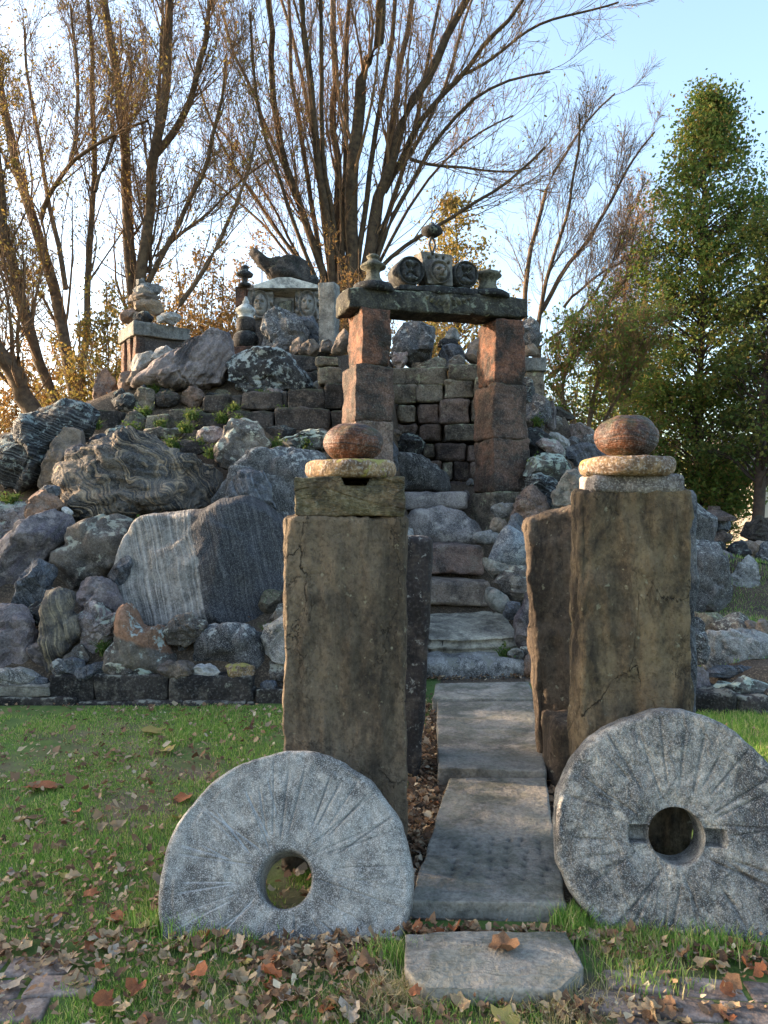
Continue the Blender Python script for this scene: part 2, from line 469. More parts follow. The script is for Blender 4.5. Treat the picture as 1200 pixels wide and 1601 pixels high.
rockmat('lichen_rock', (66, 68, 74), (48, 50, 56), (92, 94, 96), 4, lichen=((150, 156, 152), .5, 11), crack=.4, bump=.9, bd=.03)
rockmat('mint_lichen', (100, 103, 101), (80, 83, 84), (124, 122, 114), 4, lichen=((150, 160, 148), .5, 8), crack=.7)
rockmat('shrine_stone', (140, 136, 132), (112, 108, 106), (126, 120, 112), 6, crack=.15, grain=.5, bump=.4, vary=.15)
rockmat('carved_dark', (70, 70, 72), (50, 50, 54), (92, 90, 86), 9, crack=.1, grain=.5, lichen=((120, 122, 112), .12, 14), bump=.4)
rockmat('black_stone', (52, 52, 56), (38, 38, 42), (72, 70, 70), 6, crack=.2, grain=.5, lichen=((110, 116, 108), .12, 12))
rockmat('lintel_stone', (66, 64, 60), (44, 44, 42), (92, 88, 74), 4, stripe=((1, 0, .3), 7, 3, .4, (104, 100, 86)), crack=.3, lichen=((124, 126, 110), .16, 9), bump=1, vary=.1, tooled=(.5, 1, 1.4), bscale=12)
rockmat('finial_stone', (120, 118, 102), (88, 86, 78), (80, 76, 68), 10, crack=.1, grain=.5, vary=.2)
rockmat('white_stone', (206, 208, 206), (176, 180, 182), (190, 190, 186), 6, crack=.1, grain=.3, vary=.1)
rockmat('blue_granite', (134, 150, 166), (104, 118, 142), (160, 166, 166), 5, speck=.4, sscale=120, crack=.2)
rockmat('white_quartz', (206, 206, 206), (180, 180, 184), (196, 190, 184), 5, crack=.2)
rockmat('shell_stone', (152, 150, 138), (124, 122, 114), (156, 134, 118), 6, crack=.4)
rockmat('step_brown', (154, 134, 120), (118, 104, 96), (166, 150, 134), 3, stripe=((.2, .1, 1), 12, 4, .35, (100, 90, 84)), speck=.12, crack=.4, vary=.2)
rockmat('step_red', (150, 120, 108), (112, 92, 86), (132, 118, 108), 3, stripe=((.2, .1, 1), 12, 4, .35, (92, 80, 76)), speck=.12, crack=.4, vary=.2)
rockmat('step_grey', (140, 130, 128), (108, 101, 102), (152, 144, 138), 3, speck=.2, crack=.3, vary=.2)
rockmat('slab_layered', (188, 180, 162), (160, 152, 138), (140, 132, 120), 4, crack=.3, stripe=((.05, 0, 1), 34, 2, .7, (88, 84, 82)), vary=.1)
rockmat('petrified_wood', (122, 110, 94), (84, 80, 80), (60, 60, 68), 4, stripe=((1, 0, .2), 40, 3, .7, (170, 152, 122)), crack=.3)
rockmat('brick_pave', (150, 132, 124), (128, 114, 108), (158, 144, 136), 5, crack=.15, vary=.3, grain=.5, bump=.5)
rockmat('grey_block', (156, 156, 152), (132, 132, 130), (120, 116, 108), 6, stripe=((1, 0, .02), 30, 2, .5, (112, 110, 104)), crack=.1, grain=.5)

def pillarmat(name, base, light, dark, stain):
    g = G(name); v = g.coord()
    def mapped(sc):
        mp = g.n('Mapping'); g.set(mp.inputs['Vector'], v); mp.inputs['Scale'].default_value = sc
        return mp.outputs[0]
    tall = mapped((1, 1, .6))
    broad = g.noise(tall, 4.5, 6, .65, .4)
    col = g.mix(g.ramp(broad, [(.40, 0), (.62, 1)]), lin(*base), lin(*light))
    col = g.mix(g.ramp(g.noise(v, 9, 5, .7), [(.5, 0), (.7, .7)]), col, lin(*dark))
    drip = g.noise(mapped((1, 1, .3)), 4.2, 6, .68, .6)               # water stains run down the faces
    col = g.mix(g.math('MULTIPLY', g.ramp(drip, [(.47, 0), (.60, 1)]), stain), col, lin(32, 29, 27))
    chisel = g.noise(mapped((1, 1, .75)), 48, 3, .75)
    col = g.mix(g.math('MULTIPLY', g.ramp(chisel, [(.36, 1), (.5, 0)]), .55), col, g.mix(.7, col, (.012, .01, .009, 1)))
    col = g.mix(g.math('MULTIPLY', g.ramp(chisel, [(.56, 0), (.72, 1)]), .3), col, lin(150, 134, 108))
    vo = g.n('TexVoronoi', feature='DISTANCE_TO_EDGE'); g.set(vo.inputs['Vector'], g.n('VectorMath', operation='ADD').outputs[0]); ad = vo.inputs['Vector'].links[0].from_node
    g.set(ad.inputs[0], mapped((1.2, 1.2, .5))); g.set(ad.inputs[1], g.math('MULTIPLY', broad, .5)); vo.inputs['Scale'].default_value = 2.6
    ck = g.math('MULTIPLY', g.ramp(vo.outputs['Distance'], [(0, 1), (.006, 0)]), g.ramp(broad, [(.46, 0), (.56, 1)]))
    col = g.mix(g.math('MULTIPLY', ck, .8), col, (.01, .009, .008, 1))
    sp = g.noise(v, 26, 3, .6)
    col = g.mix(g.ramp(sp, [(.66, 0), (.72, .6)]), col, lin(158, 152, 128))      # lichen spots
    h = g.math('ADD', g.math('MULTIPLY', g.noise(tall, 20, 6, .78), 1.0), g.math('MULTIPLY', chisel, .4))
    h = g.math('SUBTRACT', h, g.math('MULTIPLY', ck, .7))
    g.out(col, .9, g.bump(h, 1.0, .032))
pillarmat('pillar_stone', (108, 95, 80), (128, 112, 93), (64, 56, 49), .6)
pillarmat('pillar_stained', (106, 91, 73), (136, 117, 90), (58, 51, 45), .85)
pillarmat('pillar_brown', (92, 79, 67), (108, 94, 79), (54, 48, 43), .6)

def simple(name, c1, c2, scale=6, rough=.8, bump=.4, trans=0.0, spec=.25):
    g = G(name); v = g.coord()
    col = g.mix(g.ramp(g.noise(v, scale, 6, .6), [(.35, 0), (.65, 1)]), lin(*c1), lin(*c2))
    oi = g.n('ObjectInfo').outputs['Random']
    hs = g.n('HueSaturation'); g.set(hs.inputs['Color'], col); g.set(hs.inputs['Value'], g.math('ADD', .8, g.math('MULTIPLY', oi, .4)))
    g.out(hs.outputs[0], rough, g.bump(g.noise(v, scale * 4, 5), bump, .01))
    g.b.inputs['Specular IOR Level'].default_value = spec
    return g

def island(name, stops, rough=.7, trans=.35, spec=.2):
    """leaf-like stuff: every separate piece gets its own tone; light passes through"""
    g = G(name)
    ri = g.n('NewGeometry').outputs['Random Per Island']
    col = g.ramp(ri, stops)
    v = g.coord()
    col = g.mix(g.math('MULTIPLY', g.noise(v, 40, 3), .35), col, g.mix(.5, col, (.03, .02, .01, 1)))
    g.out(col, rough)
    g.b.inputs['Specular IOR Level'].default_value = spec
    if trans:
        tr = g.n('BsdfTranslucent'); g.set(tr.inputs['Color'], col)
        mx = g.n('MixShader'); mx.inputs[0].default_value = trans
        g.t.links.new(g.b.outputs[0], mx.inputs[1]); g.t.links.new(tr.outputs[0], mx.inputs[2])
        g.t.links.new(mx.outputs[0], g.t.nodes['Material Output'].inputs[0])
    return g

simple('bark', (108, 90, 70), (66, 54, 44), 9, .9, .7)
simple('bark_dark', (84, 70, 60), (58, 50, 46), 9, .9, .7)
simple('twig', (130, 102, 74), (92, 72, 54), 4, .9, .2)
simple('twig_grey', (104, 90, 80), (78, 68, 62), 4, .9, .2)
simple('iron', (50, 48, 48), (66, 56, 50), 20, .6, .3, spec=.5)
simple('house_wall', (206, 196, 180), (196, 184, 166), 2, .9, .2)
simple('house_roof', (110, 100, 96), (92, 84, 82), 6, .9, .4)
simple('pane', (46, 52, 58), (56, 62, 70), 2, .15, .05, spec=.5)
simple('timber', (120, 104, 88), (98, 84, 70), 5, .8, .3)
island('leaf_olive', [(0, lin(150, 134, 72)), (.4, lin(122, 116, 62)), (.7, lin(164, 138, 74)), (1, lin(138, 104, 60))], trans=.42)
island('leaf_green', [(0, lin(82, 106, 52)), (.5, lin(102, 122, 58)), (.8, lin(128, 134, 64)), (1, lin(150, 120, 70))], trans=.5)
island('leaf_dark', [(0, lin(72, 92, 48)), (.5, lin(92, 108, 54)), (1, lin(122, 118, 62))], trans=.5)
island('leaf_rust', [(0, lin(150, 110, 66)), (.5, lin(134, 106, 64)), (1, lin(160, 132, 76))], trans=.4)
island('grass_blade', [(0, lin(100, 146, 58)), (.4, lin(128, 168, 74)), (.7, lin(158, 184, 94)), (.85, lin(192, 188, 118)), (1, lin(206, 188, 142))], trans=.4)
island('grass_dry', [(0, lin(196, 180, 140)), (.6, lin(168, 150, 112)), (1, lin(120, 128, 70))], trans=.3)
island('weed', [(0, lin(66, 92, 42)), (.6, lin(84, 106, 50)), (1, lin(116, 118, 62))], trans=.35)
island('litter', [(0, lin(84, 62, 47)), (.25, lin(122, 92, 68)), (.5, lin(160, 130, 98)), (.7, lin(186, 164, 132)), (.85, lin(116, 76, 50)), (1, lin(208, 192, 162))], trans=.2)
def leafmat(name, c1, c2):
    g = G(name); v = g.coord()
    col = g.mix(g.ramp(g.noise(v, 25, 5, .6), [(.35, 0), (.65, 1)]), lin(*c1), lin(*c2))
    oi = g.n('ObjectInfo').outputs['Random']
    hs = g.n('HueSaturation'); g.set(hs.inputs['Color'], col); g.set(hs.inputs['Value'], g.math('ADD', .75, g.math('MULTIPLY', oi, .45)))
    g.out(hs.outputs[0], .7, g.bump(g.noise(v, 80, 4), .4, .003))
    tr = g.n('BsdfTranslucent'); g.set(tr.inputs['Color'], hs.outputs[0])
    mx = g.n('MixShader'); mx.inputs[0].default_value = .2
    g.t.links.new(g.b.outputs[0], mx.inputs[1]); g.t.links.new(tr.outputs[0], mx.inputs[2])
    g.t.links.new(mx.outputs[0], g.t.nodes['Material Output'].inputs[0])
leafmat('leaf_brown', (118, 86, 62), (152, 118, 88))
leafmat('leaf_tan', (188, 162, 126), (158, 130, 98))
leafmat('leaf_orange', (180, 112, 72), (142, 88, 60))
leafmat('leaf_yellow', (186, 166, 92), (160, 140, 84))
leafmat('leaf_pale', (186, 172, 154), (160, 142, 124))

def ground_mat(name, grassy=True):
    g = G(name); v = g.n('TexCoord').outputs['Object']
    soil = g.mix(g.ramp(g.noise(v, 3.0, 6, .65), [(.35, 0), (.65, 1)]), *((lin(128, 110, 94), lin(92, 80, 68)) if grassy else (lin(84, 71, 58), lin(56, 48, 41))))
    soil = g.mix(g.math('MULTIPLY', g.ramp(g.noise(v, 60, 5, .7), [(.5, 0), (.65, 1)]), .6), soil, lin(146, 128, 106))
    col = soil
    if grassy:
        gr = g.mix(g.ramp(g.noise(v, 12, 6, .6), [(.35, 0), (.65, 1)]), lin(62, 96, 36), lin(92, 116, 50))
        col = g.mix(g.ramp(g.noise(v, 1.1, 6, .6, .5), [(.40, 0), (.52, .85)]), soil, gr)
    g.out(col, .95, g.bump(g.noise(v, 45, 8, .7), .8, .02))
ground_mat('lawn_soil'); ground_mat('mound_soil', False)
# ------------------------------------------------------------------ ground and mound
def quad_sheet(x0, x1, y0, y1, z=0):
    return np.array([[x0, y0, z], [x1, y0, z], [x1, y1, z], [x0, y1, z]], float), np.array([[0, 1, 2, 3]])
V, Fq = quad_sheet(-1200, 1200, -200, 2400)
obj('ground', mesh_from(V, Fq, 'ground'), 'lawn_soil', kind='structure', label='lawn and leaf-strewn bare soil around the rock garden')

yl = [[5.74, -.06], [5.9, .2], [6.1, .45], [6.6, .72], [7.4, 1.3], [8.3, 1.95], [9.2, 2.7], [10, 3.42], [10.5, 3.72], [12.5, 3.8], [14, 3.0], [16, 1], [18, -.05]]
yc = [[6.5, -.06], [7, .08], [7.7, .3], [8.1, .6], [8.5, .95], [8.9, 1.3], [9.4, 1.65], [10.1, 1.95], [10.35, 2.2], [10.5, 3.2], [12.5, 3.5], [14, 3], [16, 1], [18, -.05]]
yr = [[6.3, -.06], [6.8, .1], [7.5, .4], [8.2, .85], [9, 1.4], [9.6, 1.8], [10.2, 2.5], [10.8, 3.1], [12.5, 3.4], [14, 2.8], [16, 1], [18, -.05]]
yf = [[5.45, -.06], [5.7, .28], [8.2, .36], [8.8, .5], [9.6, .8], [11, 1.0], [13, .5], [15, -.05]]
xm = [[-9, .6], [-7, 1.5], [-6, 1.9], [-5.2, 2.2], [-4.4, 2.5], [-3.9, 2.85], [-3.2, 3.25], [-2.5, 3.8], [2, 3.7], [2.4, 3.2], [2.9, 2.4], [3.3, 1.7], [4, 1.0], [5, .8], [7, .5], [10, -.06]]
def itp(t, a):
    a = np.array(a); return np.interp(t, a[:, 0], a[:, 1])
def mound_h(x, y):
    x, y = np.asarray(x, float), np.asarray(y, float)
    sm = lambda a, b: np.clip((x - a) / (b - a), 0, 1) ** 2 * (3 - 2 * np.clip((x - a) / (b - a), 0, 1))
    L, C, R_, Fr = itp(y, yl), itp(y, yc), itp(y, yr), itp(y, yf)
    z = L + (C - L) * sm(.05, .32)
    z = z + (R_ - z) * sm(1.25, 1.7)
    z = z + (Fr - z) * sm(2.25, 3.0) * np.clip((9.4 - y) / 1.4, 0, 1) + 0
    z = np.where(y > 9.4, np.where(x > 2.6, np.minimum(z, itp(x, xm)), z), z)
    z = np.minimum(z, itp(x, xm))
    return z
gx, gy = np.meshgrid(np.arange(-10, 11.01, .12), np.arange(5.3, 18.2, .12), indexing='ij')
gz = mound_h(gx.ravel(), gy.ravel())
pts = np.stack([gx.ravel(), gy.ravel(), gz], 1)
pts[:, 2] += .05 * fbm(pts * 1.6, 3, 4) * np.clip(gz * 3, 0, 1)
na, nb = gx.shape
q = (np.arange(na - 1)[:, None] * nb + np.arange(nb - 1)[None]).ravel()
f = np.stack([q, q + nb, q + nb + 1, q + 1], 1)
f = f[(pts[f][:, :, 2] > -.03).any(1)]
f = f[:, ::1]
obj('mound', mesh_from(pts, f, 'mound'), 'mound_soil', kind='structure', label='earth mound that carries the stacked rocks')

def Gp(px, row, z=0.0):
    Y = (EYE - z) * F / (row - CY)
    return np.array([(px - CX) / F * Y, Y, z])

# block bent into a quadrilateral plan: corners fl, fr, br, bl
def qblock(name, c, z0, z1, mat, parent=None, edit=None, loc=None, **k):
    tags = {x: k.pop(x) for x in ('label', 'cat', 'group', 'kind') if x in k}
    c = [np.array(v[:2], float) for v in c]
    w, d = np.linalg.norm(c[1] - c[0]), np.linalg.norm(c[3] - c[0])
    h = z1 - z0
    V, Fq = block_geo(w, d, h, **k)
    u, v = V[:, 0] / w + .5, V[:, 1] / d + .5
    xy = (1 - u)[:, None] * (1 - v)[:, None] * c[0] + u[:, None] * (1 - v)[:, None] * c[1] + u[:, None] * v[:, None] * c[2] + (1 - u)[:, None] * v[:, None] * c[3]
    W = np.column_stack([xy, V[:, 2] + (z0 + z1) / 2])
    if edit is not None: W = edit(W, u, v, z1)
    m = np.append(sum(c) / 4, (z0 + z1) / 2) if loc is None else np.array(loc)
    pl = np.array(parent.location) if parent else 0
    return obj(name, mesh_from(W - m, Fq, name), mat, m - pl, parent, **tags)

# ------------------------------------------------------------------ flagstone path
bed = []
for (l, r, row) in ((690, 820, 1062), (640, 870, 1215), (600, 905, 1440)):
    bed += [Gp(l, row), Gp(r, row)]
bedV = np.array(bed); bedV[:, 2] = .006
path = obj('path', mesh_from(bedV - [0.4, 4, 0], np.array([[4, 5, 3, 2], [2, 3, 1, 0]]), 'path'), 'mound_soil', (0.4, 4, 0), kind='structure', label='bare soil bed of the flagstone path between the pillars')
PIT = []
def pits(W, u, v, z1):
    r_ = np.random.default_rng(5)
    for cxx in (.22, .37, .5, .62, .74, .88):
        yy = .07 + .06 * r_.uniform()
        while yy < .33 + .08 * r_.uniform():
            yy += r_.uniform(.035, .06)
            a = (W[:, :2] - (W[(np.abs(u - cxx - r_.normal() * .012) + np.abs(v - yy)).argmin(), :2]))
            g_ = np.exp(-((a[:, 0] / .011) ** 2 + (a[:, 1] / .016) ** 2))
            W[:, 2] -= np.where(W[:, 2] > z1 - .03, .016 * r_.uniform(.5, 1) * g_, 0)
            PIT.append(g_ * r_.uniform(.5, 1.2))
    return W
S1 = obj('paving_slab', None, parent=None)
bpy.data.objects.remove(S1)
# front slab: rounded corners
def round_front(W, u, v, z1):
    cut = np.clip(.22 - np.hypot(np.clip(.2 - (1 - u), 0, 1) * 1.0, np.clip(.3 - v, 0, 1)), -1, 1)
    W = W.copy()
    k = np.clip((u - .8) / .2, 0, 1) * np.clip((.35 - v) / .35, 0, 1)
    W[:, 0] -= .07 * k; W[:, 1] += .05 * k
    k = np.clip((.12 - u) / .12, 0, 1) * np.clip((.3 - v) / .3, 0, 1)
    W[:, 0] += .03 * k; W[:, 1] += .03 * k
    return W
qblock('paving_slab', [Gp(634, 1543, .055), Gp(930, 1549, .055), Gp(885, 1453, .055), Gp(632, 1458, .055)], -.02, .055, 'path_slab', path, edit=round_front, res=.02, rnd=.006, amp=.004, seed=3, chip=1.4, fr=9, label='loose front slab with a curled brown leaf on it')
s2 = qblock('paving_slab', [Gp(640, 1408, .07), Gp(886, 1412, .07), Gp(852, 1216, .07), Gp(702, 1216, .07)], -.02, .07, 'path_slab', path, edit=pits, res=.011, rnd=.008, amp=.004, seed=13, chip=1.4, fr=7, nmax=110, label='long slab with rows of small pecked pits')
at_ = s2.data.attributes.new('furrow', 'FLOAT', 'POINT'); at_.data.foreach_set('value', (-np.clip(sum(PIT), 0, 1)).astype(np.float32))
qblock('paving_slab', [Gp(683, 1200, .10), Gp(854, 1206, .10), Gp(836, 1096, .10), Gp(684, 1096, .10)], -.02, .10, 'path_slab', path, res=.03, rnd=.008, amp=.005, seed=23, chip=1.4, fr=6)
qblock('paving_slab', [Gp(676, 1092, .112), Gp(834, 1092, .112), Gp(826, 1066, .112), Gp(680, 1068, .112)], -.02, .112, 'path_slab', path, res=.03, rnd=.008, amp=.005, seed=33, chip=1.4, fr=6)

# ------------------------------------------------------------------ gate pillars
def lean(o, kx, z0, ky=0, taper=0.0):
    me = o.data; n = len(me.vertices); co = np.zeros(n * 3, np.float32); me.vertices.foreach_get('co', co); co = co.reshape(-1, 3)
    t = co[:, 2] - z0
    co[:, 0] = co[:, 0] * (1 + taper * t) + kx * t; co[:, 1] += ky * t
    me.vertices.foreach_set('co', co.ravel()); me.update()
H1 = 1.48
block('stone_pillar', .512, .36, H1 + .1, (-.163, 3.25, H1 / 2 - .05), 'pillar_stone', res=.016, rnd=.016, amp=.006, seed=1, fr=8, chip=.5, nmax=110, tool=.008,
      label='tall brown sandstone pillar behind the pale granite millstone, notched cap block on top', cat='pillar')
o = block('stone_pillar', .40, .32, 1.36 + .1, (.055, 4.27, .63), 'pillar_dark', res=.03, rnd=.03, amp=.012, seed=2, fr=4,
      label='dark narrow stone pillar half hidden behind the pillar with the notched cap', cat='pillar'); lean(o, .06, 0.3)
o = block('stone_pillar', .452, .17, 1.59 + .1, (1.018, 3.04, .745), 'pillar_stained', res=.016, rnd=.020, amp=.009, seed=4, fr=7, chip=.6, nmax=110, tool=.009,
      label='tall stained sandstone pillar behind the weathered millstone with a keyed hole', cat='pillar'); lean(o, -.006, 0.0, taper=-.01)
o = block('stone_pillar', .42, .20, 1.56 + .1, (1.07, 4.33, .73), 'pillar_brown', rz=-.15, res=.022, rnd=.04, amp=.014, seed=6, fr=5.5, chip=.5, nmax=90, tool=.007,
      label='rough brown pillar with a sloping top beside the path, behind the stained pillar', cat='pillar'); lean(o, -.055, 0.2)
me = o.data
for v_ in me.vertices:
    if v_.co.z > .4:
        v_.co.z += .05 * min(1, (v_.co.z - .4) / .4) * (v_.co.x / .2 - .6)
o = block('stone_block', .17, .3, .42, (1.0, 4.12, .16), 'pillar_brown', res=.03, rnd=.05, amp=.015, seed=8, label='small squat block at the foot of the sloping-topped pillar', cat='stone block')
o = block('stone_slab', .22, .16, 1.70, (1.405, 3.62, .76), 'slate_blue', res=.03, rnd=.03, amp=.010, fr=7, seed=9, label='thin grey upright slab peeping out behind the stained pillar', cat='stone slab')
# cap of the left pillar
V, Fq = block_geo(.465, .34, .17, res=.018, rnd=.012, amp=.010, seed=11, fr=7, chip=1.0)
k = (np.abs(V[:, 0] - .02) < .052) & (V[:, 2] > .02) & (V[:, 1] < .06)
V[k, 2] = np.minimum(V[k, 2], .085 - .038)
obj('cap_block', mesh_from(V, Fq, 'cap'), 'cap_olive', (-.146, 3.23, H1 + .083), label='olive brown cap block with a square notch in its top edge', cat='cap block')
ringp = lambda r, h: [(.0, 0), (r * .5, 0)] + arc(r - h * .4, h * .4, h * .4, -90, 0, 4) + arc(r - h * .35, h * .62, h * .36, 0, 90, 5) + [(r * .5, h * .99), (0, h)]
lathe('stone_ring', ringp(.196, .08), (-.145, 3.24, H1 + .165), 'ring_tan', n=56, amp=.006, fr=14, seed=3, label='flat tan stone disc on the notched cap block', cat='stone disc')
def ball(rx, rz, cut=.8):
    a = np.linspace(-90, 90, 24)
    return [(rx * abs(math.cos(math.radians(t))) ** .85, rz * math.copysign(abs(math.sin(math.radians(t))) ** .95, t)) for t in a]
lathe('stone_ball', ball(.128, .088), (-.134, 3.24, H1 + .165 + .075 + .083), 'rusty_ball', n=48, amp=.006, fr=16, seed=6, label='flattened rust-brown stone ball with dark bands above the notched cap block', cat='stone ball')
# cap of the right pillar
block('cap_slab', .36, .24, .07, (1.03, 3.075, 1.615), 'step_grey', res=.025, rnd=.02, amp=.01, seed=21, fr=8, label='thin grey slab between the stained pillar and the speckled disc', cat='stone slab')
lathe('stone_ring', ringp(.194, .084), (1.012, 3.07, 1.645), 'ring_tan', n=56, amp=.008, fr=12, seed=13, label='speckled tan stone disc on the stained pillar', cat='stone disc')
lathe('stone_ball', ball(.127, .092), (1.012, 3.07, 1.645 + .08 + .086), 'rusty_ball', n=48, amp=.007, fr=16, seed=16, label='round red-brown stone ball above the speckled disc', cat='stone ball')

# ------------------------------------------------------------------ millstones
def millstone(name, R_, hole, th, loc, mat, label, keyed, seed, tilt, rz):
    r_ = np.random.default_rng(seed)
    b = .02
    fr_ = np.linspace(hole + .008, R_ - b, 62)
    prof = [(hole, -th * .5), (hole, 0), (hole, th / 2 - .02), (hole + .002, th / 2 - .008)] + [(r, th / 2) for r in fr_] + \
        arc(R_ - b, th / 2 - b, b, 75, 0, 5) + [(R_ + .004, th * .2), (R_ + .006, 0), (R_ + .003, -th * .25)] + arc(R_ - b, -th / 2 + b, b, 0, -90, 4) + [(hole + .01, -th / 2), (hole, -th * .5)]
    V, Fq = lathe_geo(prof[:-1] + [prof[0]], n=640)
    rad = np.hypot(V[:, 0], V[:, 1]); ang = np.arctan2(V[:, 1], V[:, 0])
    front = V[:, 2] > th / 2 - .0005
    dz = .0035 * fbm(V * 9, seed, 5, .6) + .004 * fbm(V * 3, seed + 3, 2)
    n_f = 46 if not keyed else 30
    fur = np.zeros(len(V))
    for k in range(n_f):
        a0 = 2 * math.pi * (k + r_.uniform(-.3, .3)) / n_f
        skew = r_.uniform(-.035, .05)
        ra, rb = r_.uniform(hole + .01, hole + .14), R_ - r_.uniform(-.05, .12)
        dirv = np.array([math.cos(a0), math.sin(a0)]); nv = np.array([-dirv[1], dirv[0]])
        s = V[:, :2] @ dirv; t = V[:, :2] @ nv - skew
        wd = r_.uniform(.0022, .0036) * (1.7 if keyed else 1)
        g_ = np.exp(-(t / wd) ** 2) * np.clip((s - ra) / .03, 0, 1) * np.clip((rb - s) / .03, 0, 1)
        dz -= r_.uniform(.0025, .006) * (1.0 if not keyed else 1.3) * g_
        pale = r_.uniform(.15, .7) if (not keyed and dirv[0] < -.1) else r_.uniform(-.7, -.05)
        fur += pale * np.exp(-((t - .002) / (wd * 1.1)) ** 2) * np.clip((s - ra) / .03, 0, 1) * np.clip((rb - s) / .03, 0, 1)
    if keyed:
        sx, sy = np.abs(V[:, 0]), V[:, 1]
        sl = (np.clip((.170 - sx) / .008, 0, 1)) * np.clip((.032 - np.abs(sy)) / .006, 0, 1)
        dz = dz * (1 - sl) - .06 * sl
        dz += -.012 * np.exp(-((rad - hole) / .05) ** 2) * (1 + fbm(V * 8, 77, 3))
    V[:, 2] += np.where(front, dz, 0)
    out = .009 * fbm(np.stack([np.cos(ang) * 3, np.sin(ang) * 3, V[:, 2] * 3], 1), seed + 9, 4)
    edge = np.clip((rad - R_ * .85) / (R_ * .15), 0, 1)
    V[:, :2] *= (1 + out / R_ * edge)[:, None]
    V[:, 2] -= np.where(rad > R_ - .05, .006 * np.clip(fbm(V * 14, seed + 31, 3), 0, 1), 0) * np.sign(V[:, 2])
    W = np.stack([V[:, 0], -V[:, 2], V[:, 1]], 1)
    me_ = mesh_from(W, Fq, name)
    at_ = me_.attributes.new('furrow', 'FLOAT', 'POINT'); at_.data.foreach_set('value', np.where(front, np.clip(fur, -1, 1), 0).astype(np.float32))
    o = obj(name, me_, mat, loc, label=label, cat='millstone')
    o.rotation_euler = (math.radians(-tilt), 0, math.radians(rz))
    return o
def lean_mill(px, row, Yg, tilt, R_, hole, th, mat, label, keyed, seed, rz):
    """stone standing at distance Yg on the ground, leaning back by tilt degrees"""
    t = math.radians(tilt); k = (row - CY) / F
    s_ = (EYE - k * Yg) / (math.cos(t) + k * math.sin(t))
    Yc = Yg + s_ * math.sin(t)
    loc = ((px - CX) / F * Yc, Yc + math.cos(t) * th / 2, s_ * math.cos(t) - math.sin(t) * th / 2)
    return millstone('millstone', R_, hole, th, loc, mat, label, keyed, seed, tilt, rz)
lean_mill(446, 1375, 2.58, 31, .458, .094, .17, 'mill_granite', 'pale grey granite millstone with a round hole, half sunk in the grass', False, 5, 0)
lean_mill(1064, 1308, 2.60, 13, .436, .098, .17, 'mill_weathered', 'weathered grey millstone with a keyed hole, half sunk beside the front slab', True, 8, -8)

# ------------------------------------------------------------------ brick paving let into the lawn
def bricks(cx_, cy_, nx, ny, rz, label):
    root = obj('brick_paving', None, None, (cx_, cy_, 0), kind='structure', label=label)
    r_ = np.random.default_rng(int(cx_ * 10) + 50)
    Vb = [block_geo(.205, .10, .06, res=.03, rnd=.008, amp=.003, seed=s, fr=9) for s in range(4)]
    mb = [mesh_from(v, q, 'brick') for v, q in Vb]
    ca, sa = math.cos(rz), math.sin(rz)
    for j in range(ny):
        for i in range(nx):
            x, y = (i - nx / 2 + .5 * (j % 2)) * .218, (j - ny / 2) * .112
            o = obj('brick', mb[r_.integers(4)], 'brick_pave', (x * ca - y * sa, x * sa + y * ca, -.022 + r_.uniform(-.006, .006)), root, rz=rz + r_.normal() * .02)
bricks(-1.24, 2.36, 3, 3, .08, 'sunken red bricks in the lawn beside the dark grass')
bricks(1.12, 2.19, 4, 4, -.12, 'sunken red bricks below the weathered millstone')
# ------------------------------------------------------------------ low retaining wall on the left
wall = obj('retaining_wall', None, None, (-2.3, 5.85, 0), label='low retaining wall of dark dressed stones at the foot of the mound', cat='wall')
def wall_stone(px0, px1, r0, r1, Y, dep, mat, parent, seed, rnd=.018, amp=.012, res=.05, rz=0, name='stone', **k):
    w, h = (px1 - px0) / F * Y, (r1 - r0) / F * Y
    c = P((px0 + px1) / 2, (r0 + r1) / 2, Y) + np.array([0, dep / 2, 0])
    pl = np.array(parent.location) if parent else 0
    return block(name, w, dep, h, c - pl, mat, parent, rz=rz, res=res, rnd=rnd, amp=amp, seed=seed, fr=6, **k)
for k, (a, b, r0, r1) in enumerate(((78, 146.5, 1057, 1098), (147.5, 263.5, 1056, 1098), (264.5, 392, 1057, 1098), (397, 446, 1077, 1112), (447, 520, 1062, 1100), (521, 620, 1060, 1100), (386, 396.5, 1078, 1098))):
    wall_stone(a, b, r0, r1, 5.75, .3, 'curb_stone', wall, 40 + k)
for k, (a, b, r0, r1) in enumerate(((-60, 118, 1091, 1122), (119, 207, 1098, 1122), (208, 284, 1097, 1122), (285, 383, 1098, 1122), (384, 397, 1098, 1122), (398, 500, 1111, 1125), (501, 620, 1100, 1125))):
    wall_stone(a, b, r0, r1, 5.70, .32, 'curb_stone', wall, 60 + k)
wall_stone(-70, 76, 1071, 1091, 5.72, .3, 'curb_pale', wall, 81)

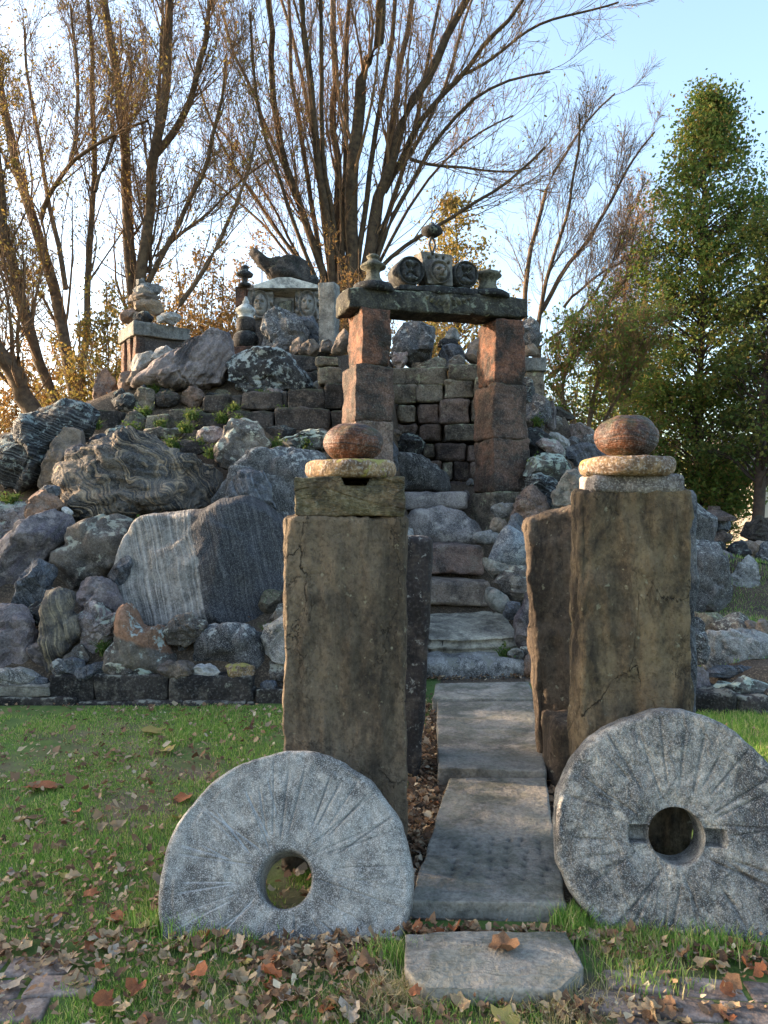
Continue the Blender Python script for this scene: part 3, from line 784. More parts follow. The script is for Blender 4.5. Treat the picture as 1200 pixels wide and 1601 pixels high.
# ------------------------------------------------------------------ boulders of the left flank
E_ = ell
L = lambda n, lb, poly, mat, cat='boulder', **k: rock(n, lb, cat, poly, mat, **k)
L('boulder', 'black layered boulder streaked with pale lichen on the shoulder of the mound', [(-14, 725), (0, 706), (25, 667), (62, 642), (100, 632), (130, 636), (145, 650), (147, 676), (112, 690), (83, 715), (62, 756), (25, 772), (-16, 762)], 'basalt_layered', sub=5, strata=((.45, .1, 1), 26, .035, 1.6), rough=.07, Y=8.0)
L('boulder', 'tan and grey rock leaning against the black layered boulder', [(62, 762), (83, 704), (108, 668), (138, 678), (145, 704), (135, 740), (117, 760), (98, 778)], 'tan_rock', Y=7.75, rough=.08)
L('rock', 'small purple lump in the crook of the tan and grey rock', E_(122, 712, 19, 18), 'purple_rock', 'rock', Y=7.5)
L('boulder', 'large folded boulder with swirling tan bands across its face', [(103, 826), (105, 752), (118, 722), (140, 703), (170, 692), (202, 682), (226, 690), (250, 703), (312, 722), (345, 728), (360, 738), (356, 768), (338, 790), (292, 796), (233, 810), (205, 822), (160, 818), (125, 828)], 'gneiss_swirl', sub=6, strata=((.3, .2, 1), 16, .05, 3.2), rough=.08, facets=4, Y=7.6, c=(215, 760))
L('boulder', 'cone-shaped boulder with a pale crown above the swirling boulder', [(340, 706), (350, 668), (365, 656), (380, 653), (400, 661), (418, 696), (400, 715), (385, 730), (366, 737), (348, 725)], 'brown_rock', Y=8.1, strata=((1, 0, .3), 14, .02, 1))
L('boulder', 'big dark arched boulder with a pale ridge behind the pale granite boulder', [(330, 795), (350, 755), (372, 728), (402, 707), (441, 695), (500, 703), (520, 735), (510, 800), (470, 818), (442, 818), (400, 810)], 'granite_dark', sub=5, Y=7.6, rough=.06)
L('rock', 'dark half-round rock tucked under the arched boulder', [(352, 790), (362, 752), (385, 732), (405, 735), (420, 765), (426, 795), (395, 805)], 'slate_blue', 'rock', Y=7.2)
L('rock', 'flat lichen-crusted rock behind the arched boulder', [(425, 694), (458, 677), (505, 672), (530, 685), (520, 706), (460, 704)], 'mint_lichen', 'rock', Y=8.5)
# big granite boulder in two faces
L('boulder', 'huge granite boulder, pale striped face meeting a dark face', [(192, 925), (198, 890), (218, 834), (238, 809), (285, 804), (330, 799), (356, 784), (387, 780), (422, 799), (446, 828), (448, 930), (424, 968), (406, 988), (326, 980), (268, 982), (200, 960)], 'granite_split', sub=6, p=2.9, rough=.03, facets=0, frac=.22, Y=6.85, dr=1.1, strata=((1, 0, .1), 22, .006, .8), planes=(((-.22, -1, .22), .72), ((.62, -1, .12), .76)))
L('boulder', 'brown boulder with a mossy tan edge beside the huge granite boulder', [(76, 932), (80, 895), (90, 860), (126, 830), (172, 808), (203, 822), (211, 853), (206, 880), (180, 900), (165, 925), (120, 935)], 'brown_rock', sub=5, Y=6.9, facets=8)
L('rock', 'dark egg-shaped stone wedged beside the huge granite boulder', [(170, 899), (184, 876), (207, 864), (206, 890), (194, 920), (178, 917)], 'slate_blue', 'rock', Y=6.45, sub=3)
L('boulder', 'pale grey-purple boulder lying between two smaller stones above the dark red-grey boulder', [(-25, 945), (-22, 870), (31, 826), (77, 802), (107, 812), (108, 836), (86, 866), (60, 905), (35, 940)], 'purple_rock', Y=6.9, sub=5)
L('rock', 'blue-grey slab standing in front of the grey-purple boulder', [(25, 955), (42, 888), (65, 864), (85, 872), (83, 905), (69, 950), (45, 962)], 'slate_blue', 'rock', Y=6.4)
L('boulder', 'pink granite boulder above the grey-purple boulder', [(-30, 868), (-25, 797), (10, 784), (42, 778), (60, 788), (45, 822), (10, 858)], 'pink_granite', Y=7.2)
L('rock', 'orange-brown angular rock beside the foot of the swirling boulder', [(40, 814), (46, 784), (62, 764), (78, 768), (92, 778), (102, 790), (84, 808), (57, 818)], 'orange_rock', 'rock', Y=7.1, facets=9)
L('rock', 'small dark flat stone on top of the orange-brown rock', E_(78, 768, 20, 9), 'slate_blue', 'rock', Y=7.15, sub=3)
L('rock', 'small white stone under the swirling boulder', E_(104, 800, 9, 8), 'white_quartz', 'rock', Y=7.05, sub=3)
L('rock', 'small dark stone below the small white stone', E_(103, 822, 11, 14), 'brown_rock', 'rock', Y=7.0, sub=3)
L('boulder', 'dull purple rounded boulder in front of the brown boulder', [(113, 950), (117, 916), (135, 902), (155, 901), (175, 912), (188, 935), (190, 960), (165, 968), (126, 965)], 'purple_rock', Y=6.35)
L('petrified_log', 'slab of petrified wood leaning like a plank behind the wall', [(52, 1056), (60, 1005), (69, 953), (75, 936), (100, 925), (112, 922), (116, 940), (108, 965), (122, 955), (125, 991), (105, 1020), (90, 1045), (74, 1062)], 'petrified_wood', 'rock', Y=6.0, dr=.6, facets=2, strata=((1, 0, .35), 40, .05, 1.0))
L('rock', 'pink and white lumpy rock behind the wall', [(122, 968), (132, 949), (146, 943), (161, 953), (169, 966), (184, 954), (187, 984), (172, 1010), (153, 1026), (132, 1010)], 'pink_granite', 'rock', Y=6.1, rough=.12, ridge=1)
L('rock', 'grey three-cornered rock at the foot of the pink lumpy rock', [(88, 1042), (108, 1018), (126, 1002), (142, 1028), (128, 1042)], 'brown_rock', 'rock', Y=5.95, sub=3)
L('boulder', 'dark red-grey boulder beside the petrified wood', [(-25, 1055), (-22, 962), (10, 953), (42, 955), (60, 985), (64, 1030), (52, 1055)], 'purple_rock', Y=6.1, rough=.09)
L('rock', 'small black rock wedged behind the petrified wood', E_(57, 958, 16, 20), 'black_stone', 'rock', Y=6.2, sub=3)
L('rock', 'stump-shaped rock with an orange tip behind the wall', [(163, 1046), (172, 1022), (182, 1000), (190, 958), (198, 951), (208, 958), (215, 978), (232, 985), (248, 980), (262, 1010), (272, 1040), (262, 1050), (215, 1053)], 'stump_rock', 'rock', Y=5.98, sub=5, facets=2, strata=((1, 0, .45), 24, .05, 1.2), rough=.05, frac=.6, c=(217, 1020))
L('rock', 'dark slab in the gap beside the stump-shaped rock', [(258, 1045), (262, 1005), (290, 1005), (306, 1030), (300, 1046)], 'granite_dark', 'rock', Y=6.1)
L('rock', 'dark wedge-shaped rock with a pale end lying on the slab behind the wall', [(252, 986), (275, 970), (299, 960), (318, 970), (327, 984), (322, 997), (291, 1009), (264, 1008)], 'brown_rock', 'rock', Y=6.0, facets=9)
L('boulder', 'dark half-round boulder crossed by white quartz lines', [(305, 1042), (310, 1005), (320, 988), (353, 977), (383, 977), (404, 992), (416, 1026), (408, 1046), (350, 1048)], 'granite_dark', Y=6.05, p=3.2, facets=3, rough=.03)
L('boulder', 'round pale grey boulder touching the pillar with the notched cap', [(402, 1004), (418, 980), (447, 962), (480, 970), (480, 1020), (450, 1034), (415, 1028)], 'granite_grey', Y=6.0)
L('rock', 'squat brown stone under the round pale grey boulder', [(404, 1036), (420, 1030), (450, 1034), (470, 1050), (465, 1078), (420, 1076), (405, 1060)], 'brown_rock', 'rock', Y=5.95)
L('rock', 'small rounded grey stone in front of the squat brown stone', E_(420, 1071, 14, 8), 'slate_blue', 'rock', Y=5.83, sub=3, facets=0)
# stones lying on the wall
for lb, (cx_, cy_, rx, ry), mt, kw in (
        ('speckled grey stone lying on the pale ledge of the wall', (20, 1057, 34, 12), 'granite_grey', {}),
        ('thin flat slate lying on the pale ledge of the wall', (53, 1066, 22, 8), 'slate_blue', {}),
        ('dark round stone on the wall under the grey three-cornered rock', (95, 1046, 17, 11), 'granite_dark', {}),
        ('small dark stone next to the dark round stone on the wall', (117, 1042, 15, 11), 'slate_blue', {}),
        ('slanting slate on the wall below the pink lumpy rock', (143, 1048, 28, 9), 'slate_blue', dict(rot=-18)),
        ('lumpy brown stone on the wall below the stump-shaped rock', (187, 1045, 22, 9), 'brown_rock', {}),
        ('thin mint-grey slate lying on the middle of the wall', (224, 1050, 22, 6), 'mint_lichen', {}),
        ('pale brown stone on the wall below the dark slab', (275, 1045, 28, 11), 'tan_rock', {}),
        ('bright white stone lying on the wall', (322, 1049, 21, 9), 'white_quartz', {}),
        ('tan speckled oval stone on the wall below the quartz-lined boulder', (374, 1048, 25, 10), 'ring_tan', {})):
    rock('stone', lb, 'stone', E_(cx_, cy_, rx * 1.15, ry * 1.2, **kw), mt, Y=5.81, dr=.9, sub=3, facets=5)

# ------------------------------------------------------------------ upper left: old wall courses, slab rocks
ow = obj('terrace_wall', None, None, (-2.0, 9.0, 2.3), label='broken courses of dark square stones across the upper mound', cat='wall')
for k, (a, b, r0, r1, Y) in enumerate(((317, 359, 617, 645, 9.15), (376, 441, 613, 639, 9.15), (449, 506, 607, 639, 9.1), (507, 536, 600, 640, 9.1), (302, 351, 645, 673, 8.95), (353, 428, 641, 674, 8.9), (429, 516, 638, 674, 8.9), (517, 545, 640, 674, 8.9), (497, 535, 573, 600, 9.3), (493, 530, 556, 572, 9.4), (148, 186, 640, 676, 9.0), (262, 316, 640, 672, 9.1), (226, 262, 648, 680, 8.9), (360, 376, 618, 642, 9.2), (441, 449, 612, 640, 9.2), (440, 500, 580, 612, 9.75), (452, 498, 556, 580, 9.95), (400, 440, 575, 610, 9.9), (498, 530, 600, 612, 9.5))):
    wall_stone(a, b, r0, r1, Y, .4, 'dark_sandstone' if k not in (8, 9, 11, 12) else 'wall_stone', ow, 120 + k, rnd=.03, amp=.02, res=.06)
L('boulder', 'long slanting purple slab of rock at the crest of the mound', [(206, 606), (232, 582), (258, 560), (308, 536), (333, 516), (354, 521), (364, 558), (345, 600), (308, 611), (250, 608)], 'purple_slab', Y=9.7, sub=6, strata=((.8, 0, -.5), 20, .05, 1.5), facets=3, p=3, frac=.35)
L('boulder', 'dark boulder crusted with pale lichen at the crest beside the purple slab', [(344, 600), (352, 580), (367, 565), (396, 553), (442, 549), (475, 563), (493, 587), (492, 606), (437, 614), (367, 610)], 'lichen_rock', Y=9.6, sub=5, rough=.09)
for lb, poly, mt, Y, kw in (
        ('dark wedge stone at the foot of the cairn', [(165, 640), (172, 622), (188, 607), (197, 614), (185, 638)], 'black_stone', 9.5, {}),
        ('rounded mossy brown stone beside the dark wedge stone', E_(197, 630, 17, 14, rot=-20), 'brown_rock', 9.35, {}),
        ('tall mossy stone below the purple slab', E_(226, 628, 17, 21), 'wall_stone', 9.35, {}),
        ('brown stone below the middle of the purple slab', E_(262, 624, 20, 16), 'dark_sandstone', 9.35, {}),
        ('dark red stone below the end of the purple slab', E_(300, 622, 18, 16), 'wall_stone_red', 9.35, {}),
        ('mossy stone in the lower row under the cairn', E_(212, 664, 20, 18), 'wall_stone', 9.0, {}),
        ('pale stone at the foot of the mossy row under the cairn', E_(182, 680, 20, 13), 'mint_lichen', 8.6, {}),
        ('small grey stone next to the pale stone above the swirling boulder', E_(155, 690, 18, 12), 'slate_blue', 8.4, {}),
        ('long dark ledge stone above the swirling boulder', E_(275, 700, 50, 13, sq=.7), 'dark_sandstone', 8.3, {}),
        ('pale flat ledge stone above the long dark ledge stone', E_(250, 678, 46, 9, sq=.7), 'wall_stone', 8.6, {}),
        ('pink stone between the ledge and the cone-shaped boulder', E_(328, 680, 24, 13), 'pink_granite', 8.4, {}),
        ('grey-blue stone leaning on the cairn', [(203, 572), (214, 554), (238, 548), (246, 560), (225, 578), (212, 586)], 'granite_grey', 9.8, {}),
        ('white-topped stone beside the grey-blue stone at the cairn', E_(253, 554, 20, 13), 'white_quartz', 9.75, {}),
        ('orange upright stone at the base of the cairn', E_(196, 596, 12, 17), 'orange_rock', 9.7, {}),
        ('tan stone between the orange upright stone and the purple slab', E_(214, 594, 14, 13), 'tan_rock', 9.6, {}),
        ('dark slab resting behind the purple slab', [(265, 555), (285, 535), (310, 527), (312, 540), (285, 556)], 'black_stone', 10.0, {})):
    rock('stone', lb, 'stone', poly, mt, Y=Y, sub=3, **kw)

# cairn with a table slab
cz = P(209, 501, 10.0)                       # nearest top corner of the table slab
CRZ = .62
cairn = obj('stone_table', None, None, (cz[0], cz[1], 3.2), rz=CRZ, label='open stone table of red posts under a thick pale slab at the crest', cat='stone table')
ztop = cz[2] - 3.2
block('table_slab', .80, .74, .185, (.40, .37, ztop - .09), 'grey_block', cairn, res=.05, rnd=.015, amp=.008, seed=201)
block('front_wall', .66, .16, .62, (.43, .14, ztop - .49), 'dark_sandstone', cairn, res=.06, rnd=.02, amp=.014, seed=203)
for k, yy in enumerate((.10, .36, .64)):
    block('post', .13, .15, .80, (.10, yy, ztop - .57), 'orange_sandstone', cairn, res=.05, rnd=.02, amp=.012, seed=204 + k)
block('back_wall', .6, .14, .8, (.42, .62, ztop - .57), 'red_sandstone', cairn, res=.06, rnd=.02, amp=.012, seed=209)
block('foot_stone', .80, .8, .3, (.40, .38, ztop - 1.0), 'red_sandstone', cairn, res=.06, rnd=.05, amp=.02, seed=210)
L('rock', 'leaning tan rock propping up the back of the stone table', [(147, 625), (152, 590), (164, 570), (176, 575), (182, 600), (172, 640), (152, 642)], 'orange_rock', 'rock', Y=10.6)
for lb, poly, mt, Y in (
        ('brown stone at the bottom of the pile on the stone table', E_(203, 494, 17, 13), 'orange_rock', 10.45),
        ('dark stone under the pile on the stone table', E_(222, 495, 16, 9), 'black_stone', 10.3),
        ('angular tan stone in the middle of the pile on the stone table', [(205, 486), (208, 472), (228, 469), (250, 470), (256, 488), (240, 494), (222, 486)], 'tan_rock', 10.42),
        ('flat tan stone in the pile on the stone table', [(194, 468), (204, 458), (225, 458), (250, 462), (254, 472), (225, 474), (204, 474)], 'tan_rock', 10.42),
        ('grey overhanging stone near the top of the pile on the stone table', [(206, 458), (210, 448), (230, 443), (250, 446), (254, 456), (240, 462), (218, 462)], 'granite_grey', 10.42),
        ('small pale stone crowning the pile on the stone table', [(211, 434), (217, 438), (224, 433), (228, 446), (214, 447)], 'grey_block', 10.42),
        ('grey boulder on the end of the stone table', E_(267, 498, 17, 9), 'granite_grey', 10.25),
        ('small pale stone on the end of the stone table', E_(252, 499, 7, 7), 'white_quartz', 10.2)):
    rock('stone', lb, 'stone', poly, mt, Y=Y, dr=1.0, sub=3)

# ------------------------------------------------------------------ steps up to the gateway
def step(px0, px1, r0, r1, Y, dep, mat, lb, seed, **k):
    w, h = (px1 - px0) / F * Y, (r1 - r0) / F * Y
    c = P((px0 + px1) / 2, (r0 + r1) / 2, Y) + np.array([0, dep / 2, 0])
    kw = dict(res=.035, rnd=.05, amp=.02, fr=3.5); kw.update(k)
    return block('stone_step', w, dep, h, c, mat, label=lb, cat='step', seed=seed, **kw)
step(655, 826, 1036, 1075, 6.65, .45, 'granite_grey', 'rough grey granite step at the end of the flagstone path', 301, amp=.03)
V, Fq = block_geo(.86, .75, .20, res=.02, rnd=.03, amp=.012, seed=302, fr=4)
V[:, :2] += (np.floor(V[:, 2:3] / .045 + .3 * fbm(V * 2, 5, 2)[:, None]) % 2) * -.032 * np.sign(V[:, :2]) * (np.abs(V[:, :2]) > .3)
V[:, 2] += .05 * V[:, 0] + .20 * V[:, 1]
obj('stone_step', mesh_from(V, Fq, 'step'), 'slab_layered', P(732, 992, 7.35), label='tilted layered pale slab above the granite step', cat='step')
step(652, 768, 909, 947, 7.85, .6, 'step_brown', 'grey-brown block step above the tilted layered slab', 303, rnd=.045, amp=.018, chip=.8, warp=.03)
step(650, 758, 853, 899, 8.15, .6, 'step_red', 'reddish block step above the grey-brown step', 304, rnd=.045, amp=.018, chip=.8, warp=.03)
L('stone_step', 'long rounded grey boulder used as a step below the gateway', [(632, 850), (636, 815), (650, 799), (690, 795), (725, 803), (748, 825), (750, 840), (735, 852), (690, 856)], 'step_grey', 'step', Y=8.6, p=3, facets=3, frac=.4)
step(612, 732, 771, 795, 8.9, .6, 'step_grey', 'flat grey step slab just inside the gateway', 305, rnd=.05, amp=.016, chip=.8, warp=.03)
L('boulder', 'smooth dark humped boulder inside the gateway', [(606, 770), (608, 725), (625, 711), (650, 713), (680, 725), (703, 748), (698, 765), (660, 772)], 'granite_dark', Y=9.4, p=3, facets=3)
L('rock', 'black flat stone above the humped boulder inside the gateway', E_(638, 696, 26, 16), 'black_stone', 'rock', Y=9.7)
L('rock', 'white stone beside the rounded boulder step', E_(636, 836, 12, 15), 'white_quartz', 'rock', Y=8.35, sub=3)
# curved dry stone wall beyond the gateway
dw = obj('dry_stone_wall', None, None, (P(690, 0, 10.3)[0], 10.3, 2.5), label='curved wall of weathered square stones seen through the gateway', cat='wall')
rows = [((596, 700, 575, 603), (702, 760, 568, 596), (762, 850, 560, 590)),
        ((600, 652, 602, 631), (652, 695, 600, 628), (695, 742, 594, 624), (744, 820, 590, 622)),
        ((596, 622, 632, 662), (622, 651, 633, 661), (653, 687, 631, 663), (688, 735, 625, 662), (737, 800, 624, 660)),
        ((600, 618, 664, 690), (618, 650, 663, 680), (655, 692, 664, 691), (694, 745, 662, 692), (747, 800, 662, 692)),
        ((596, 640, 692, 720), (642, 660, 693, 716), (662, 680, 694, 718), (682, 728, 694, 720), (730, 800, 693, 722)),
        ((640, 690, 722, 750), (692, 708, 722, 752), (710, 735, 722, 752), (737, 800, 722, 755)),
        ((650, 700, 752, 785), (702, 760, 754, 790))]
for j, rw in enumerate(rows):
    for i, (a, b, r0, r1) in enumerate(rw):
        Y = 10.25 - .0016 * ((a + b) / 2 - 640) - .03 * j + .02 * ((i * 7 + j * 3) % 3)
        wall_stone(a, b - 1, r0, r1 - 1, Y, .4, 'wall_stone_red' if (j >= 2 and (i + j) % 3) else 'wall_stone', dw, 400 + j * 10 + i, rnd=.035, amp=.022, res=.06)
for lb, poly, mt, Y in (
        ('tall grey rock with an orange tip standing on the dry stone wall', [(612, 560), (616, 530), (630, 507), (655, 500), (678, 499), (674, 530), (668, 560), (645, 575)], 'granite_dark', 10.55),
        ('pinkish rock against the foot of the tall orange-tipped rock', [(612, 570), (616, 545), (632, 535), (642, 540), (634, 570), (622, 580)], 'pink_granite', 10.4),
        ('blue-grey rock on the dry stone wall beside the tall orange-tipped rock', [(685, 555), (692, 540), (706, 536), (722, 545), (728, 560), (715, 574), (695, 572)], 'slate_blue', 10.5),
        ('jagged mossy slab lying along the top of the dry stone wall', [(638, 580), (648, 566), (662, 568), (682, 556), (700, 560), (696, 574), (660, 584)], 'wall_stone', 10.35),
        ('brown angular rock on the dry stone wall next to the gateway post', [(690, 572), (708, 556), (728, 558), (726, 572), (706, 580)], 'brown_rock', 10.4),
        ('rounded pale boulder between the brown angular rock and the gateway post', [(727, 560), (732, 540), (745, 528), (765, 530), (768, 560), (750, 572)], 'tan_rock', 10.5),
        ('round grey knob stone standing up behind the dry stone wall', E_(707, 524, 10, 12), 'grey_block', 10.9),
        ('dark stone under the round grey knob', E_(702, 538, 17, 10), 'black_stone', 10.9)):
    rock('rock', lb, 'rock', poly, mt, Y=Y, sub=3 if poly[0][0] > 680 else 4)
# ------------------------------------------------------------------ gateway
AL, AR = P(574, 0, 8.35), P(781, 0, 8.95)
ARZ = math.atan2(AR[1] - AL[1], AR[0] - AL[0]); ca_, sa_ = math.cos(ARZ), math.sin(ARZ)
A0 = np.array([(AL[0] + AR[0]) / 2, (AL[1] + AR[1]) / 2, 1.0])
HALF = math.hypot(AR[0] - AL[0], AR[1] - AL[1]) / 2
gate = obj('stone_gateway', None, None, A0, rz=ARZ, label='gateway of stacked red sandstone blocks carrying a long dark lintel', cat='gateway')
def aloc(px, off=0.0):        # photo column -> position along the gateway's front line
    k = (px - CX) / F
    ox, oy = A0[0] - off * -sa_, A0[1] - off * ca_
    return (k * oy - ox) / (ca_ - k * sa_)
def zrow(row, l, off=0.0):
    return EYE + (CY - row) / F * (A0[1] + l * sa_ - off * ca_)
for lx, rows_, dims, mats, sd_ in (
        (-HALF, (480, 570, 660, 745, 838), ((.35, .50), (.46, .52), (.45, .52), (.5, .54)), ('orange_sandstone', 'red_sandstone', 'wall_stone_red', 'red_sandstone'), 500),
        (HALF, (497, 600, 685, 770, 845), ((.40, .46), (.47, .50), (.50, .52), (.52, .54)), ('orange_sandstone', 'red_sandstone', 'red_sandstone', 'wall_stone'), 520)):
    for k in range(4):
        z1, z0 = zrow(rows_[k], lx, .25), zrow(rows_[k + 1], lx, .25)
        w, d = dims[k]
        block('post_block', w, d, z1 - z0 - .004, (lx + (.02 if k == 0 else 0), 0, (z0 + z1) / 2 - A0[2]), mats[k], gate, res=.024, rnd=.028, amp=.014, seed=sd_ + k, fr=6, chip=1.3, warp=.02)
l0, l1 = aloc(544, .24), aloc(829, .24)
V, Fq = block_geo(l1 - l0, .46, .24, res=.035, rnd=.03, amp=.018, seed=540, fr=3.5, chip=1.2, nmax=90)
LT = .045
zl = zrow(446, l0, .24) - A0[2] - .12
lint = obj('lintel', mesh_from(V + [0, 0, 0], Fq, 'lintel'), 'lintel_stone', ((l0 + l1) / 2, 0, zl + .5 * LT * (l1 - l0)), gate)
lint.rotation_euler = (0, -LT, 0)
def lint_top(l): return zl + .12 + LT * (l - l0) + A0[2]
def aw(l, y, z):               # gateway coordinates -> world
    return (A0[0] + l * ca_ - y * sa_, A0[1] + l * sa_ + y * ca_, z)
# winged relief on the lintel face
n = 60
U, W_ = np.meshgrid(np.linspace(-1, 1, n * 2), np.linspace(-1, 1, n), indexing='ij')
U, W_ = U.ravel(), W_.ravel()
body = np.exp(-(U / .13) ** 2 - ((W_ + .05) / .75) ** 2)
wing = np.clip(1 - np.abs((W_ - .55 + .5 * (1 - np.abs(U)) ** 1.4 - .15 * np.cos(U * 5)) / (.62 - .42 * np.abs(U))), 0, 1) ** .5 * (np.abs(U) < .97)
feather = .6 + .4 * np.sin(U * 26 + W_ * 4 * np.sign(U))
hgt = .085 * np.maximum(body, wing * feather * .8)
Vr = np.stack([U * .30, -hgt + .022, W_ * .115], 1)
q = (np.arange(n * 2 - 1)[:, None] * n + np.arange(n - 1)[None]).ravel()
Fr_ = np.stack([q, q + n, q + n + 1, q + 1], 1)
lr = aloc(699, .24) - (l0 + l1) / 2
obj('relief', mesh_from(Vr, Fr_, 'relief'), 'finial_stone', (lr, -.235, -.005), lint)

def finial(px, prof_h, r, label, sd_):
    l = aloc(px, .1); z = lint_top(l)
    b = lathe('stone_cone', [(0, 0), (r * 1.6, 0), (r * 1.65, .04), (r * 1.5, .085), (r * .9, .12), (0, .125)], aw(l, -.08, z - .03), 'black_stone', n=28, amp=.008, seed=sd_, label=label[0], cat='stone cone')
    h = prof_h
    pr = [(0, 0), (r * .82, 0), (r * .8, h * .05), (r * .55, h * .2), (r * .5, h * .38), (r * .62, h * .46), (r * .95, h * .53), (r * 1.0, h * .58), (r * .9, h * .63), (r * .6, h * .72), (r * .38, h * .80), (r * .34, h * .84), (r * .5, h * .88), (r * .52, h * .92), (r * .35, h * .98), (0, h)]
    lathe('finial', pr, aw(l, -.08, z + .085), 'finial_stone', n=40, amp=.0008, seed=sd_ + 1, label=label[1], cat='finial')
finial(584, .33, .148, ('black conical base on the high end of the lintel', 'grey turned stone finial on the lintel above the orange post'), 560)
l = aloc(765, .1); z = lint_top(l)
lathe('stone_cone', [(0, 0), (.27, 0), (.27, .05), (.2, .09), (0, .095)], aw(l, -.05, z - .012), 'black_stone', n=26, amp=.008, seed=571, label='black shallow base on the lintel beside the winged relief', cat='stone cone')
lathe('finial', [(0, 0), (.13, 0), (.125, .06), (.105, .10), (.11, .15), (.165, .19), (.175, .215), (.15, .24), (.07, .265), (.05, .28), (0, .285)], aw(l, -.05, z + .075), 'finial_stone', n=8, amp=0, label='eight-sided lantern-like stone finial with a flat roof on the lintel', cat='finial')
# dark plinth and carved pieces
la, lb_ = aloc(622, .2), aloc(746, .2)
zt = lint_top((la + lb_) / 2)
pl_ = block('plinth_slab', lb_ - la, .42, .075, aw((la + lb_) / 2, -.03, zt + .028), 'black_stone', rz=ARZ, res=.05, rnd=.02, amp=.012, seed=580, label='thin black slab on the lintel under the carved stones', cat='stone slab')
pl_.rotation_euler = (0, -LT, ARZ)
def drum(px, row, R_, ln, mat, label, sd_):
    l = aloc(px, .2); z = zrow(row, l, .2)
    rr = np.linspace(.012, R_ - .012, 26)
    prof = [(0.0, ln / 2)] + [(r, ln / 2) for r in rr] + arc(R_ - .012, ln / 2 - .012, .012, 70, 0, 3) + [(R_, 0), (R_, -ln / 2), (0, -ln / 2)]
    V, Fq = lathe_geo(prof, n=96)
    ra, an = np.hypot(V[:, 0], V[:, 1]), np.arctan2(V[:, 1], V[:, 0])
    t = ra / R_
    pet = np.abs(np.cos(2 * an)) ** .6 * np.exp(-((t - .48) / .26) ** 2) + .8 * np.abs(np.sin(2 * an)) ** 2 * np.exp(-((t - .68) / .14) ** 2)
    dz = .06 * pet + .055 * np.exp(-(t / .13) ** 2) + .04 * (t > .88) - .02
    V[:, 2] += np.where(V[:, 2] > ln / 2 - .002, dz, 0)
    V = np.stack([V[:, 0], -V[:, 2], V[:, 1]], 1)
    return obj('carved_drum', mesh_from(V, Fq, 'drum'), mat, aw(l, -.07, z), rz=ARZ, label=label, cat='carved stone')
drum(641, 424, .165, .30, 'carved_dark', 'dark drum with a carved rosette face beside the tall finial', 590)
drum(728, 429, .160, .26, 'carved_dark', 'dark drum with a carved rosette face beside the lantern-like finial', 591)
def face(u, v):
    h = .10 * np.sqrt(np.clip(1 - (u / .56) ** 2 - ((v + .05) / .78) ** 2, 0, 1))
    h += .05 * np.exp(-(u / .09) ** 2 - ((v + .08) / .22) ** 2)
    for s in (-1, 1):
        h -= .05 * np.exp(-((u - s * .22) / .12) ** 2 - ((v - .10) / .07) ** 2)
        h += .025 * np.exp(-((u - s * .22) / .16) ** 2 - ((v - .26) / .05) ** 2)
    h -= .045 * np.exp(-(u / .19) ** 2 - ((v + .42) / .05) ** 2)
    rad = np.hypot(u / .72, (v + .0) / .95)
    h += .05 * np.exp(-((rad - 1) / .10) ** 2)
    return h
def carved(nm, w, d, h, loc, mat, parent=None, amp=.8, holes=False, taper=0.0, res=.009, extra=0.0, **t):
    V, Fq = block_geo(w, d, h, res=res, rnd=.012, amp=.003, seed=600, fr=8, nmax=64)
    u, v = V[:, 0] / w * 2, V[:, 2] / h * 2
    fr_ = V[:, 1] < -d / 2 + .012
    hh = face(u / .95, (v + (.25 if holes else 0)) / (.72 if holes else .95))
    if extra:
        hh += extra * np.sin(9 * np.arctan2(v, u) + 7 * np.hypot(u, v)) * (np.hypot(u / .8, v) > .95)
    if holes:
        for hx, hz in ((-.55, .62), (-.1, .75), (.35, .72), (.7, .45), (-.3, .9)):
            hh -= .09 * np.exp(-((u - hx) / .07) ** 2 - ((v - hz) / .07) ** 2)
    V[:, 1] -= np.where(fr_, hh * amp, 0)
    V[:, 0] += taper * (V[:, 2] / h) * (V[:, 0] < 0) * np.abs(V[:, 0]) / w * 2
    return obj(nm, mesh_from(V, Fq, nm), mat, loc, parent, **t)
lm_ = aloc(685, .2)
zc = zrow(420, lm_, .2)
o = carved('mask_block', .36, .30, .365, aw(lm_, -.06, zc - .005), 'shrine_stone', holes=True, taper=-.10, amp=1.1, label='pale block carved with a human face between the two rosette drums', cat='carved stone')
o.rotation_euler = (0, 0, ARZ)
# iron stand with a dark lens-shaped ball, behind the mask block
lo = aloc(676, -.1)
zb = lint_top(lo) - .02
st = obj('iron_stand', None, None, aw(lo, .12, zb), rz=ARZ, label='thin iron stand holding a dark lens-shaped ball above the carved face', cat='ornament')
def tube_geo(pts, rad, sides=6):
    pts = np.array(pts, float); n_ = len(pts)
    tg = np.gradient(pts, axis=0); tg /= np.linalg.norm(tg, axis=1, keepdims=True) + 1e-9
    ref = np.array([.3, .9, .2]); a = np.cross(tg, ref); a /= np.linalg.norm(a, axis=1, keepdims=True) + 1e-9
    b = np.cross(tg, a)
    th = np.linspace(0, 2 * math.pi, sides, endpoint=False)
    rad = np.broadcast_to(rad, n_)
    V = pts[:, None] + rad[:, None, None] * (np.cos(th)[None, :, None] * a[:, None] + np.sin(th)[None, :, None] * b[:, None])
    i = np.arange(n_ - 1)[:, None] * sides + np.arange(sides)[None]
    j = np.arange(n_ - 1)[:, None] * sides + (np.arange(sides)[None] + 1) % sides
    return V.reshape(-1, 3), np.stack([i, j, j + sides, i + sides], 2).reshape(-1, 4)
